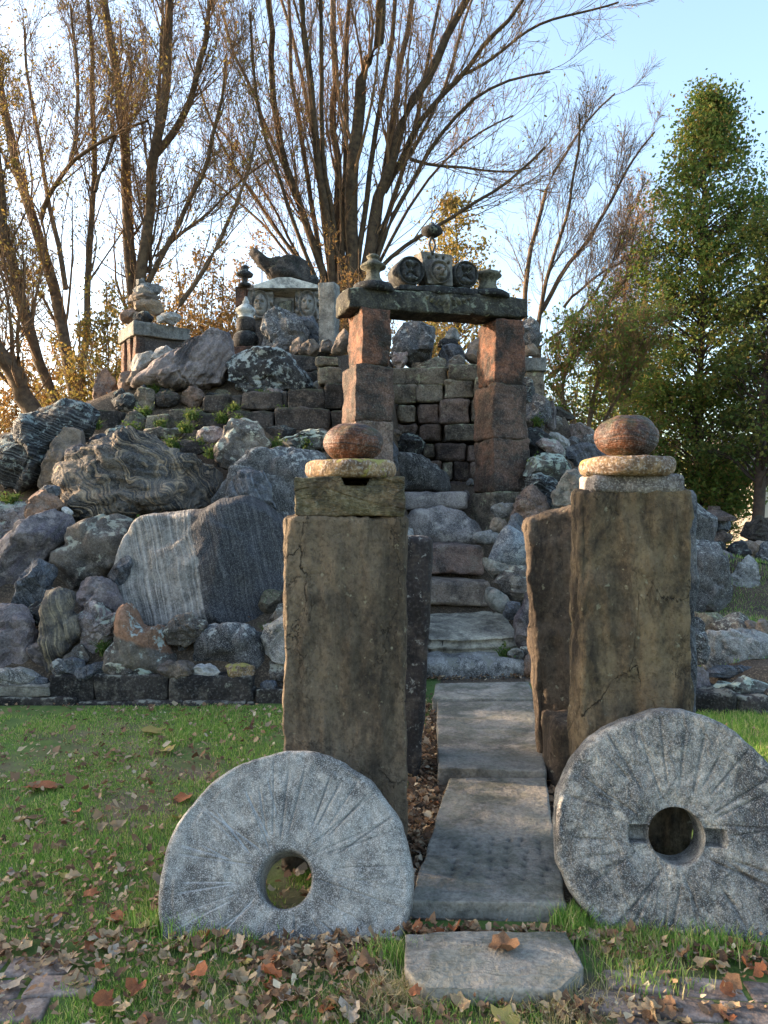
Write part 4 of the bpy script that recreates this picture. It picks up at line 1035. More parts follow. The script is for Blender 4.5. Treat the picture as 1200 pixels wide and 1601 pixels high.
for sx in (-1, 1):
    V, Fq = tube_geo([(sx * .10, 0, 0), (sx * .09, 0, .3), (sx * .03, 0, .5), (0, 0, .55), (-sx * .04, 0, .68), (0, 0, .80)], .015)
    obj('leg', mesh_from(V, Fq, 'leg'), 'iron', (0, 0, 0), st)
lathe('lens_ball', [(0, -.07), (.07, -.06), (.125, -.02), (.132, 0), (.115, .035), (.06, .065), (.03, .08), (.025, .10), (0, .105)], (0, 0, .84), 'black_stone', st, n=24)

# ------------------------------------------------------------------ shrine on the crest
SY = 11.4
sx0 = P(434, 0, SY)[0]
zs = lambda row, Y=SY: EYE + (CY - row) / F * Y
shrine = obj('stone_shrine', None, None, (sx0, SY, 3.5), label='small grey stone shrine with two carved faces and a low gable roof at the crest', cat='shrine')
sl = np.array(shrine.location)
def spart(nm, px0, px1, r0, r1, dep, dy, mat, seed, **k):
    return wall_stone(px0, px1, r0, r1, SY + dy, dep, mat, shrine, seed, name=nm, rnd=.012, amp=.006, **k)
spart('body', 384, 500, 446, 500, .3, .62, 'shrine_stone', 620)
spart('plinth', 380, 502, 500, 545, .6, .05, 'dark_sandstone', 621)
spart('side_block', 367, 384, 448, 478, .3, .02, 'orange_sandstone', 622)
for (a, b) in ((386, 426), (461, 499)):
    c = P((a + b) / 2, 475, SY) - sl
    carved('carved_panel', (b - a) / F * SY, .1, .47, c + [0, .09, 0], 'shrine_stone', shrine, amp=.9, res=.011, extra=.03)
spart('niche_frame', 428, 460, 465, 492, .05, .12, 'shrine_stone', 625)
c = P(444, 478, SY) - sl
carved('niche_panel', .2, .06, .2, c + [0, .11, 0], 'finial_stone', shrine, amp=.3, res=.01)
# pediment roof
w2 = 99 / F * SY / 2
pro = np.array([(-w2, 0), (-w2, .045), (-w2 * .25, .165), (w2 * .15, .165), (w2, .05), (w2, 0)])
V = np.concatenate([np.column_stack([pro[:, 0], np.full(6, y_), pro[:, 1]]) for y_ in (-.06, .62)])
Fs = [np.array([[0, 5, 4, 3, 2, 1]]), np.array([[6, 7, 8, 9, 10, 11]]), np.array([[i, (i + 1) % 6, (i + 1) % 6 + 6, i + 6] for i in range(6)])]
c = P(447, 452, SY) - sl
obj('roof', mesh_from(V, Fs, 'roof', False), 'white_stone', c + [0, 0, 0], shrine)
rock('statue', 'reclining animal-like carving lying on the roof of the shrine', 'statue', [(393, 404), (396, 394), (404, 392), (411, 399), (416, 407), (440, 408), (462, 404), (480, 411), (488, 425), (484, 440), (455, 442), (428, 440), (415, 426), (404, 418)], 'dark_sandstone', Y=SY + .3, dr=.9, sub=5, rough=.06, facets=2, c=(432, 424), strata=((1, 0, -.6), 20, .04, 1))
rock('stone', 'dark stone perched on the edge of the shrine roof', 'stone', ell(490, 440, 9, 9), 'black_stone', Y=SY + .1, sub=3)
lathe('stone_lantern', [(0, 0), (.10, 0), (.10, .04), (.05, .06), (.05, .14), (.13, .16), (.14, .19), (.08, .24), (.06, .25), (.07, .29), (.03, .33), (0, .34)], P(382, 448, SY), 'black_stone', n=8, amp=.006, label='small dark stone lantern on the side block of the shrine', cat='lantern')
# little pagoda of turned stones
PY = 10.7
pg = P(384, 570, PY)
pgz = lambda r: EYE + (CY - r) / F * PY
block('stone_block', .30, .3, (570 - 545) / F * PY + .1, (pg[0], PY, pgz(557) - .05), 'orange_sandstone', res=.05, rnd=.02, amp=.01, seed=640, label='orange block under the flattened dark stone ball', cat='stone block')
lathe('stone_ball', ball(.185, .145), (pg[0], PY, pgz(532)), 'black_stone', n=36, amp=.006, seed=641, label='flattened dark stone ball below the white finial', cat='stone ball')
lathe('stone_drum', [(0, 0), (.13, 0), (.14, .04), (.14, .15), (.13, .2), (0, .2)], (pg[0], PY, pgz(520)), 'dark_sandstone', n=28, amp=.006, seed=642, label='short dark drum between the white finial and the flattened ball', cat='stone drum')
lathe('finial', [(0, 0), (.12, 0), (.125, .03), (.11, .05), (.105, .1), (.14, .13), (.148, .16), (.13, .19), (.07, .24), (.045, .27), (.05, .29), (.025, .33), (.02, .36), (0, .37)], (pg[0], PY, pgz(503)), 'white_stone', n=32, label='white turned stone finial in front of the shrine', cat='finial')
block('granite_post', .24, .24, .95, P(513.5, 494, 10.3) + [0, .12, 0], 'grey_block', rz=-.25, res=.05, rnd=.015, amp=.006, seed=650, label='square pale granite post standing between the shrine and the gateway', cat='post')
for lb, poly, mt, Y in (
        ('upright grey boulder with a flat tan side in front of the shrine', [(411, 552), (412, 505), (418, 488), (450, 485), (465, 497), (482, 520), (482, 550), (450, 556)], 'granite_dark', 10.6),
        ('dark slumped rock behind the upright boulder at the shrine', [(462, 520), (466, 495), (490, 496), (500, 520), (498, 545), (475, 545)], 'slate_blue', 10.9),
        ('small tan standing stone in front of the shrine', [(452, 554), (456, 532), (466, 525), (473, 530), (470, 550), (460, 558)], 'tan_rock', 10.2),
        ('angular tan stone next to the small tan standing stone', [(466, 552), (474, 536), (490, 530), (500, 540), (496, 556), (478, 560)], 'tan_rock', 10.1),
        ('brown lump between the angular tan stone and the granite post', [(497, 552), (502, 535), (514, 530), (522, 538), (520, 552)], 'brown_rock', 10.0),
        ('pale oval rock touching the orange gateway post', [(518, 552), (524, 528), (534, 514), (544, 520), (546, 545), (534, 556)], 'tan_rock', 9.9)):
    rock('rock', lb, 'rock', poly, mt, Y=Y, sub=4 if 'upright' in lb else 3)

# ------------------------------------------------------------------ rocks between the gateway and the path
for lb, nm, poly, mt, Y, kw in (
        ('grey blocky rock at the foot of the gateway post', 'rock', E_(785, 798, 19, 12, sq=.7), 'granite_grey', 8.4, {}),
        ('brown three-cornered boulder at the foot of the gateway post', 'boulder', [(799, 812), (806, 785), (820, 766), (833, 761), (848, 778), (856, 800), (850, 816), (820, 820)], 'wall_stone_red', 8.1, dict(facets=9)),
        ('small tan stone under the grey blocky rock', 'rock', E_(778, 820, 13, 12), 'tan_rock', 8.0, {}),
        ('dark stone with a pale rim behind the blue cone', 'rock', [(788, 835), (796, 808), (808, 801), (820, 812), (826, 838), (810, 848)], 'slate_blue', 7.9, {}),
        ('blue-grey cone of speckled granite sitting in a shell-like stone', 'cone_stone', [(763, 878), (772, 855), (784, 832), (793, 821), (806, 828), (824, 845), (832, 880), (800, 890)], 'blue_granite', 7.55, dict(facets=2, rough=.02, frac=.15, p=2.1)),
        ('shell-shaped stone bowl with a tan rim under the blue cone', 'stone_bowl', [(752, 864), (762, 872), (790, 880), (826, 884), (828, 900), (800, 910), (770, 904), (755, 888)], 'shell_stone', 7.5, dict(rough=.05)),
        ('flat pale pebble resting beside the blue cone', 'pebble', E_(760, 841, 24, 10), 'granite_grey', 7.9, dict(facets=1)),
        ('lumpy brown rock under the shell-shaped bowl', 'rock', [(772, 905), (790, 892), (826, 884), (835, 900), (830, 930), (800, 938), (784, 925)], 'brown_rock', 7.35, dict(rough=.12)),
        ('smooth grey-green oval stone above the tilted layered slab', 'rock', E_(776, 940, 24, 15, rot=38), 'shell_stone', 7.25, dict(facets=1)),
        ('small striped round stone beside the smooth oval stone', 'rock', E_(801, 955, 12, 15), 'slate_blue', 7.1, {}),
        ('purple upright rock against the brown pillar', 'rock', [(806, 1010), (808, 970), (818, 935), (830, 918), (845, 925), (848, 1005), (830, 1018)], 'purple_rock', 6.9, {}),
        ('tan stone at the end of the granite step', 'rock', [(818, 1064), (822, 1030), (832, 1014), (850, 1020), (850, 1062)], 'orange_rock', 6.65, {}),
        ('small round stone beside the foot of the purple rock', 'pebble', E_(806, 1024, 12, 9), 'shell_stone', 6.75, {}),
        ('small flat stone beside the foot of the layered slab', 'pebble', E_(822, 1016, 9, 8), 'brown_rock', 6.8, {})):
    rock(nm, lb, 'rock', poly, mt, Y=Y, sub=4 if nm in ('boulder', 'cone_stone') else 3, **kw)

# ------------------------------------------------------------------ right flank of the mound
cp = obj('stone_column', None, None, (P(836, 0, 10.0)[0], 10.0, 2.6), label='short brown column with a pale moulded slab behind the gateway', cat='column')
wall_stone(819, 856, 557, 580, 9.9, .4, 'grey_block', cp, 701, name='capital')
wall_stone(822, 850, 580, 640, 9.95, .32, 'wall_stone', cp, 702, name='shaft')
for lb, poly, mt, Y, s_ in (
        ('pale wedge stone on the moulded slab of the column', [(815, 558), (822, 540), (832, 538), (847, 556)], 'tan_rock', 10.05, 3),
        ('dark head-shaped rock on top of the column beside the gateway lintel', [(812, 540), (815, 500), (830, 496), (841, 508), (844, 530), (836, 545)], 'granite_dark', 10.1, 4),
        ('black and white streaked rock at the foot of the column', [(812, 625), (814, 592), (822, 588), (836, 606), (842, 624), (828, 632)], 'basalt_layered', 9.6, 3),
        ('dark boulder below the streaked rock on the far slope', [(815, 668), (820, 630), (840, 618), (856, 626), (860, 655), (840, 675)], 'granite_dark', 9.5, 4),
        ('brown-backed dark rock at the edge of the far slope', [(848, 655), (850, 628), (862, 622), (868, 640), (870, 668), (858, 672)], 'purple_rock', 9.7, 3),
        ('dark mossy rock low on the far slope beside the gateway', [(818, 712), (820, 680), (838, 668), (860, 680), (870, 700), (850, 718)], 'black_stone', 9.1, 4),
        ('pinkish lichened slab on the far slope', [(834, 690), (850, 684), (872, 690), (888, 710), (880, 716), (855, 708)], 'pink_granite', 8.9, 3),
        ('grey boulder on the skyline of the far slope', [(852, 690), (858, 676), (876, 674), (890, 692), (886, 702), (868, 698)], 'granite_grey', 9.2, 3),
        ('grey rock peeping up behind the red-brown ball', [(908, 695), (914, 680), (926, 675), (940, 688), (945, 700), (925, 706)], 'granite_dark', 9.4, 3),
        ('broad slate-grey boulder behind the red-brown ball', [(884, 716), (890, 698), (915, 692), (942, 700), (960, 712), (955, 730), (905, 728)], 'slate_blue', 9.0, 4),
        ('pale green lichen-covered boulder beside the gateway post', [(818, 742), (822, 720), (845, 712), (872, 712), (890, 728), (896, 745), (870, 752)], 'mint_lichen', 8.6, 4),
        ('dark layered boulder below the pale green boulder', [(818, 790), (819, 745), (845, 740), (872, 755), (880, 785), (850, 795)], 'basalt_layered', 8.3, 4),
        ('grey bullet-shaped stone with a hollow side beside the discs', [(866, 788), (870, 755), (885, 737), (898, 734), (912, 750), (920, 790), (890, 796)], 'shell_stone', 7.9, 4),
        ('blue-grey stone between the pale green boulder and the red-brown ball', [(890, 745), (900, 728), (930, 726), (945, 745), (930, 760), (905, 760)], 'slate_blue', 8.5, 3),
        ('dark boulder hidden behind the stained pillar and the discs', [(920, 800), (925, 760), (960, 745), (1010, 750), (1060, 770), (1100, 800), (1095, 850), (1000, 870), (930, 850)], 'granite_dark', 8.4, 4),
        ('large dark grey boulder beside the stained pillar', [(1070, 958), (1075, 862), (1098, 846), (1115, 855), (1128, 885), (1142, 930), (1128, 954), (1095, 960)], 'granite_dark', 8.2, 5),
        ('pointed grey rock standing at the edge of the grass terrace', [(1138, 898), (1150, 880), (1172, 868), (1183, 868), (1181, 920), (1178, 955), (1158, 950), (1142, 935)], 'granite_grey', 8.6, 4),
        ('small grey stone at the foot of the pointed rock', E_(1147, 941, 11, 12), 'slate_blue', 8.45, 3),
        ('brown flat stone in the pile beyond the stained pillar', E_(1124, 841, 22, 9), 'wall_stone_red', 9.3, 3),
        ('grey barrel-shaped stone under the little pyramid stone', E_(1120, 823, 23, 12, sq=.7), 'slate_blue', 9.4, 3),
        ('dark small stone under the brown flat stone', E_(1121, 855, 14, 9), 'black_stone', 9.1, 3),
        ('purple stone below the dark small stone', E_(1132, 875, 18, 17), 'purple_rock', 8.9, 3),
        ('glossy black faceted stone in the pile beyond the stained pillar', [(1134, 862), (1145, 845), (1163, 843), (1173, 868), (1158, 878), (1142, 872)], 'black_stone', 9.1, 3),
        ('tan angular rock next to the glossy black stone', [(1164, 868), (1168, 845), (1195, 848), (1192, 870), (1178, 878)], 'tan_rock', 9.4, 3),
        ('tall grey rock beside the tan angular rock', [(1180, 905), (1184, 872), (1196, 842), (1215, 850), (1220, 905)], 'granite_dark', 9.0, 4),
        ('pale blue stone low at the far edge of the grass terrace', E_(1195, 910, 11, 9), 'shell_stone', 8.7, 3),
        ('dark round-backed rock with a flat shelf in front of the house', [(1158, 838), (1168, 818), (1185, 808), (1215, 812), (1220, 842), (1190, 850)], 'dark_sandstone', 11.0, 4)):
    rock('rock', lb, 'rock', poly, mt, Y=Y, sub=s_)
V = np.array([(-.2, -.2, 0), (.2, -.2, 0), (.2, .2, 0), (-.2, .2, 0), (-.19, -.19, .05), (.19, -.19, .05), (.19, .19, .05), (-.19, .19, .05), (-.06, -.06, .14), (.06, -.06, .14), (.06, .06, .14), (-.06, .06, .14), (-.05, -.05, .19), (.05, -.05, .19), (.05, .05, .19), (-.05, .05, .19)])
Fs = [np.array([[0, 3, 2, 1], [12, 13, 14, 15]] + [[a + k, a + (k + 1) % 4, a + 4 + (k + 1) % 4, a + 4 + k] for a in (0, 4, 8) for k in range(4)])]
obj('pyramid_stone', mesh_from(V, Fs, 'pyr', False), 'wall_stone_red', P(1116, 813, 9.4) - [0, 0, .01], label='little pyramid-shaped capstone on the barrel-shaped stone', cat='capstone')
# terrace ledge
tw = obj('terrace_ledge', None, None, (2.9, 5.7, 0), label='rough ledge of dark blocks holding the grass terrace beside the weathered millstone', cat='wall')
for k, (a, b, r0, r1) in enumerate(((1010, 1078, 1070, 1125), (1080, 1150, 1085, 1131), (1152, 1205, 1088, 1128), (1206, 1290, 1085, 1128), (940, 1009, 1075, 1125))):
    wall_stone(a, b, r0, r1, 5.45, .35, 'curb_stone', tw, 740 + k, rnd=.03, amp=.025)
for lb, poly, mt, Y, s_ in (
        ('long speckled grey boulder lying on the edge of the grass terrace', [(1098, 1046), (1100, 1005), (1108, 990), (1140, 983), (1180, 985), (1205, 998), (1215, 1040), (1190, 1050)], 'granite_grey', 6.15, 5),
        ('flat ledge stone under the long speckled boulder', [(1104, 1056), (1106, 1043), (1150, 1040), (1210, 1044), (1210, 1056), (1150, 1060)], 'slate_blue', 5.85, 4),
        ('twisted pale rock on the dark blocks of the terrace ledge', [(1106, 1082), (1108, 1063), (1122, 1062), (1140, 1070), (1165, 1058), (1190, 1066), (1212, 1075), (1210, 1088), (1150, 1090)], 'mint_lichen', 5.65, 4),
        ('dark oval rock against the stained pillar', [(1060, 1035), (1062, 965), (1082, 953), (1098, 975), (1104, 1010), (1098, 1034)], 'granite_dark', 5.9, 4),
        ('dark blocky rock under the dark oval rock', [(1050, 1090), (1055, 1040), (1090, 1032), (1107, 1045), (1106, 1075), (1095, 1092)], 'purple_rock', 5.75, 4),
        ('short tan stump of stone on the grass terrace', E_(1175, 980, 11, 11), 'tan_rock', 6.6, 3),
        ('taller tan stone next to the short tan stump', E_(1194, 985, 12, 18), 'tan_rock', 6.5, 3)):
    rock('rock', lb, 'rock', poly, mt, Y=Y, sub=s_)

# rubble that fills the gaps of the mound
r_ = np.random.default_rng(42)
rub = []
for k in range(10):
    V, Fc = rock_geo(np.array(ell(0, 0, 1, .75, n=7, jit=.25, seed=k)), .9, sub=3, seed=800 + k, rough=.08, facets=12, cut=.7)
    rub.append(mesh_from(V, Fc, 'rubble', False))
rm = ['brown_rock', 'slate_blue', 'granite_dark', 'purple_rock', 'wall_stone', 'dark_sandstone', 'granite_grey', 'tan_rock', 'black_stone', 'pink_granite']
for k in range(10): rub[k].materials.append(M[rm[k]])
RC = ['brown', 'blue-grey', 'dark striped', 'purple-grey', 'mossy', 'dark brown', 'pale grey', 'tan', 'black', 'pink']
def rubble(x, y, s, lbl, grp):
    z = float(mound_h(x, y))
    ki = r_.integers(10)
    o = obj('rubble_stone', rub[ki], None, (x, y, z + .12 * s), label=RC[ki] + ' ' + lbl, cat='stone', group=grp)
    o.scale = (s * r_.uniform(.8, 1.25), s * r_.uniform(.8, 1.2), s * r_.uniform(.7, 1.1)); o.rotation_euler = (r_.normal() * .3, r_.normal() * .3, r_.uniform(0, 6.28))
for k in range(95):
    y = r_.uniform(6.0, 11); x = r_.uniform(-.52, -.02) * y
    rubble(x, y, r_.uniform(.10, .22), 'rubble stone filling a gap between the boulders of the mound', 'rubble between the boulders')
for k in range(70):
    y = r_.uniform(7.6, 11); x = r_.uniform(.19, .44) * y
    rubble(x, y, r_.uniform(.10, .22), 'rubble stone on the slope beyond the gateway', 'rubble beyond the gateway')
for k in range(14):
    y = r_.uniform(9.3, 10.1); x = r_.uniform(.01, .13) * y
    rubble(x, y, r_.uniform(.06, .12), 'small rubble stone beside the steps inside the gateway', 'rubble inside the gateway')
for k in range(40):
    y = r_.uniform(6.0, 8.6); x = r_.uniform(-.75, .02)
    rubble(x, y, r_.uniform(.13, .30), 'rubble stone on the bank behind the pillar with the notched cap', 'rubble behind the capped pillar')
for k in range(46):
    y = r_.uniform(6.5, 9.2); x = r_.uniform(1.7, 3.3)
    rubble(x, y, r_.uniform(.13, .30), 'rubble stone on the bank behind the stained pillar', 'rubble behind the stained pillar')
# ------------------------------------------------------------------ trees
def unit(v): return v / (np.linalg.norm(v, axis=-1, keepdims=True) + 1e-9)
def tubes(Pt, R_, sides):
    """Pt (B,n,3), R_ (B,n) -> V,F of all tubes"""
    B, n_ = R_.shape
    tg = unit(np.gradient(Pt, axis=1))
    ref = np.where(np.abs(tg[..., 2:3]) > .9, np.array([1., 0, 0]), np.array([0, 0, 1.]))
    a = unit(np.cross(tg, ref)); b = np.cross(tg, a)
    th = np.linspace(0, 2 * math.pi, sides, endpoint=False)
    V = Pt[:, :, None] + R_[:, :, None, None] * (np.cos(th)[:, None] * a[:, :, None] + np.sin(th)[:, None] * b[:, :, None])
    base = (np.arange(B) * n_ * sides)[:, None, None] + (np.arange(n_ - 1) * sides)[None, :, None]
    i = base + np.arange(sides); j = base + (np.arange(sides) + 1) % sides
    return V.reshape(-1, 3), np.stack([i, j, j + sides, i + sides], -1).reshape(-1, 4)
def sprout(Pt, R_, nch, L0, L1, ang, npts, r_, up=.15, t0=.2, wig=.18, rr=.55, flat=1.0, taper=.5):
    B, n_ = R_.shape
    par = np.repeat(np.arange(B), nch)
    t = r_.uniform(t0, .98, len(par))
    x = t * (n_ - 1); i = np.minimum(x.astype(int), n_ - 2); f = (x - i)[:, None]
    p0 = Pt[par, i] * (1 - f) + Pt[par, i + 1] * f
    tg = unit(Pt[par, i + 1] - Pt[par, i])
    rad = (R_[par, i] * (1 - f[:, 0]) + R_[par, i + 1] * f[:, 0]) * rr * r_.uniform(.6, 1.05, len(par))
    rd = r_.normal(size=(len(par), 3)); rd[:, 1] *= flat
    pe = unit(np.cross(tg, rd))
    a = np.radians(r_.uniform(ang[0], ang[1], len(par)))[:, None]
    d = unit(tg * np.cos(a) + pe * np.sin(a))
    L = r_.uniform(L0, L1, len(par)) * (1 - taper * t)
    out = np.zeros((len(par), npts, 3)); out[:, 0] = p0
    for k in range(1, npts):
        d = unit(d + r_.normal(size=d.shape) * wig + np.array([0, 0, up]))
        out[:, k] = out[:, k - 1] + d * (L / (npts - 1))[:, None]
    Rr = rad[:, None] * np.linspace(1, .25, npts)[None]
    return out, Rr
def limb(pix, w0, w1, Y, r_, n_=14, dy=None):
    w0, w1 = w0 * .68, w1 * .68
    pix = np.array(pix, float)
    s = np.concatenate([[0], np.cumsum(np.linalg.norm(np.diff(pix, axis=0), axis=1))]); s /= s[-1]
    t = np.linspace(0, 1, n_)
    k = np.ones(3) / 3
    px, py = np.interp(t, s, pix[:, 0]), np.interp(t, s, pix[:, 1])
    for _ in range(2):
        px[1:-1] = np.convolve(px, k, 'valid'); py[1:-1] = np.convolve(py, k, 'valid')
    dy = r_.uniform(-2.2, 2.2) if dy is None else dy
    Yv = Y + dy * t ** 1.3
    pts = np.stack([(px - CX) / F * Yv, Yv, EYE + (CY - py) / F * Yv], 1)
    pts += .35 * (w0 / F * Y) * np.stack([vnoise(np.stack([t * 7 + j * 9, t * 0 + w0, t * 0 + pix[0, 0]], 1), 4) for j in range(3)], 1)
    return pts, np.interp(t, [0, 1], [w0, w1]) / 2 / F * Y
def leaves_geo(pos, size, r_, asp=.55):
    n_ = len(pos)
    a = unit(r_.normal(size=(n_, 3)) + [0, 0, -.3]); b = unit(np.cross(a, r_.normal(size=(n_, 3))))
    c = np.cross(a, b)
    s = (size * r_.uniform(.6, 1.3, n_))[:, None]
    v = np.stack([pos, pos + a * s * .5 + b * s * asp * .5 + c * s * .1, pos + a * s, pos + a * s * .5 - b * s * asp * .5 + c * s * .1], 1)
    return v.reshape(-1, 3), np.arange(n_ * 4).reshape(-1, 4)
def along(Pt, n_, r_, jit):
    B, m, _ = Pt.shape
    b = r_.integers(0, B, n_); x = r_.uniform(.15, 1, n_) * (m - 1); i = np.minimum(x.astype(int), m - 2); f = (x - i)[:, None]
    return Pt[b, i] * (1 - f) + Pt[b, i + 1] * f + r_.normal(size=(n_, 3)) * jit
def join(parts):
    Vs, Fs, c = [], [], 0
    for V, Fq in parts:
        Vs.append(V); Fs.append(Fq + c); c += len(V)
    return np.concatenate(Vs), np.concatenate(Fs)

def tree(name, label, limbs, Y, base, seed, nb=(10, 8, 5), L=((1.4, 3.8), (.5, 1.4), (.2, .55)), leaves=0, lsize=.09, leafmat_='leaf_olive', bark='bark', twig='twig', group=None, ang=((14, 34), (18, 44), (20, 55)), trunk_foot=True, up=.12, tr=.0042, cat='tree', flat=1.0):
    r_ = np.random.default_rng(seed)
    b0 = np.array([P(base, 0, Y)[0], Y, 0.0])
    root = obj(name, None, None, b0, label=label, cat=cat, group=group)
    Ls = [limb(l[0], l[1], l[2], Y, r_, dy=(l[3] if len(l) > 3 else None)) for l in limbs]
    main = []
    for (pts, rad), l in zip(Ls, limbs):
        if trunk_foot and not (len(l) > 4 and l[4]):   # carry the stem down to the ground
            p0 = pts[0]; foot = b0 + (p0 - b0) * np.array([.75, .75, 0]) + [0, 0, -.2]
            ext = np.stack([foot * (1 - t) + p0 * t for t in np.linspace(0, 1, 5)[:-1]])
            pts = np.concatenate([ext, pts]); rad = np.concatenate([np.linspace(rad[0] * 1.35, rad[0], 5)[:-1], rad])
        main.append(tubes(pts[None], rad[None], 8))
    V, Fq = join(main)
    obj('trunk', mesh_from(V - b0, Fq, 'trunk'), bark, (0, 0, 0), root)
    Pt = np.stack([p for p, _ in Ls]); Rr = np.stack([r for _, r in Ls])
    br = []
    P1, R1 = sprout(Pt, Rr, nb[0], *L[0], ang[0], 9, r_, up=up, t0=.12, wig=.10, rr=.34, flat=flat)
    R1 = np.maximum(R1, tr * 1.6); br.append(tubes(P1, R1, 5))
    P2, R2 = sprout(P1, R1, nb[1], *L[1], ang[1], 6, r_, up=up, wig=.14)
    R2 = np.maximum(R2, tr); br.append(tubes(P2, R2, 4))
    P2b, R2b = sprout(Pt, Rr * .3, nb[0] * 2, L[1][0], L[1][1] * 1.4, (30, 70), 6, r_, up=up, t0=.1)
    R2b = np.clip(R2b, tr, .02); br.append(tubes(P2b, R2b, 4))
    PP, RR = np.concatenate([P2, P2b]), np.concatenate([R2, R2b])
    if nb[2]:
        P3, R3 = sprout(PP, RR, nb[2], *L[2], ang[2], 4, r_, up=up * .6, wig=.2)
        R3 = np.maximum(R3 * .8, tr * .75); br.append(tubes(P3, R3, 3))
    else: P3 = P2
    V, Fq = join(br)
    obj('branches', mesh_from(V - b0, Fq, 'branches'), twig, (0, 0, 0), root)
    if leaves:
        pos = along(P3, leaves, r_, .03)
        V, Fq = leaves_geo(pos, lsize, r_)
        obj('foliage', mesh_from(V - b0, Fq, 'foliage', False), leafmat_, (0, 0, 0), root)
    return root

tree('bare_tree', 'leaning thick-trunked tree with sparse leaves rising behind the black layered boulder', [
    ([(54, 650), (25, 605), (0, 560), (-40, 510), (-70, 440)], 46, 30, -1.0),
    ([(20, 590), (10, 560), (-5, 540), (-30, 480), (-40, 380)], 12, 7, 1, True)], 13.5, 75, 11, nb=(18, 10, 6), leaves=1500, lsize=.07)
tree('bare_tree', 'slender tree of two stems with sparse olive leaves beside the leaning trunk', [
    ([(92, 640), (72, 590), (58, 555), (46, 496), (30, 440), (14, 392), (2, 340), (-12, 260), (-20, 150)], 26, 15),
    ([(66, 570), (50, 520), (30, 480), (10, 430), (-10, 395)], 9, 5, 1.5, True)], 15.0, 95, 12, nb=(18, 10, 6), leaves=4200, lsize=.075)
tree('bare_tree', 'tall tree with a crooked trunk and a long side branch behind the cairn', [
    ([(122, 640), (108, 560), (98, 490), (78, 425), (60, 350), (32, 280), (8, 205), (-8, 120), (-15, 20)], 30, 17),
    ([(62, 345), (66, 318), (95, 280), (115, 246), (150, 222), (188, 203), (230, 190)], 12, 5, -1.5, True),
    ([(112, 250), (121, 200), (123, 150), (120, 80), (110, 10)], 10, 6, 1, True),
    ([(100, 450), (92, 380), (72, 300), (62, 220), (45, 140), (38, 40)], 13, 6, 1.5, True),
    ([(128, 600), (136, 460), (145, 350), (150, 280), (147, 190), (143, 100), (134, -10)], 17, 10),
    ([(148, 300), (170, 240), (184, 205), (205, 150)], 9, 5, 1, True)], 15.5, 125, 13, nb=(15, 10, 6), leaves=3600, lsize=.07)
tree('bare_tree', 'big forked tree with two ridged trunks behind the stone table', [
    ([(205, 560), (207, 450), (196, 340), (189, 260), (187, 190), (176, 100), (158, -20)], 32, 17),
    ([(208, 600), (216, 450), (228, 330), (240, 260), (247, 235), (262, 170), (270, 100), (266, -10)], 30, 18),
    ([(245, 240), (285, 192), (302, 150), (312, 100), (332, -10)], 17, 10, -1, True),
    ([(240, 250), (248, 170), (253, 90), (252, -10)], 10, 7, 1, True),
    ([(222, 470), (240, 415), (270, 370), (298, 320), (318, 270), (345, 170), (352, 90)], 13, 6, -1.5, True),
    ([(232, 470), (236, 420), (228, 330), (232, 260)], 9, 6, .5, True),
    ([(245, 400), (290, 360), (330, 330), (372, 285), (420, 250)], 8, 4, 1.5, True)], 16, 208, 14, nb=(15, 10, 6), leaves=4200, lsize=.07)
tree('bare_tree', 'slanting dead-looking tree rising between the stone table and the shrine', [
    ([(262, 520), (285, 470), (302, 440), (330, 400), (346, 368), (372, 315), (388, 275), (400, 210)], 13, 6)], 14.5, 255, 15, nb=(14, 8, 4), leaves=700, lsize=.07)
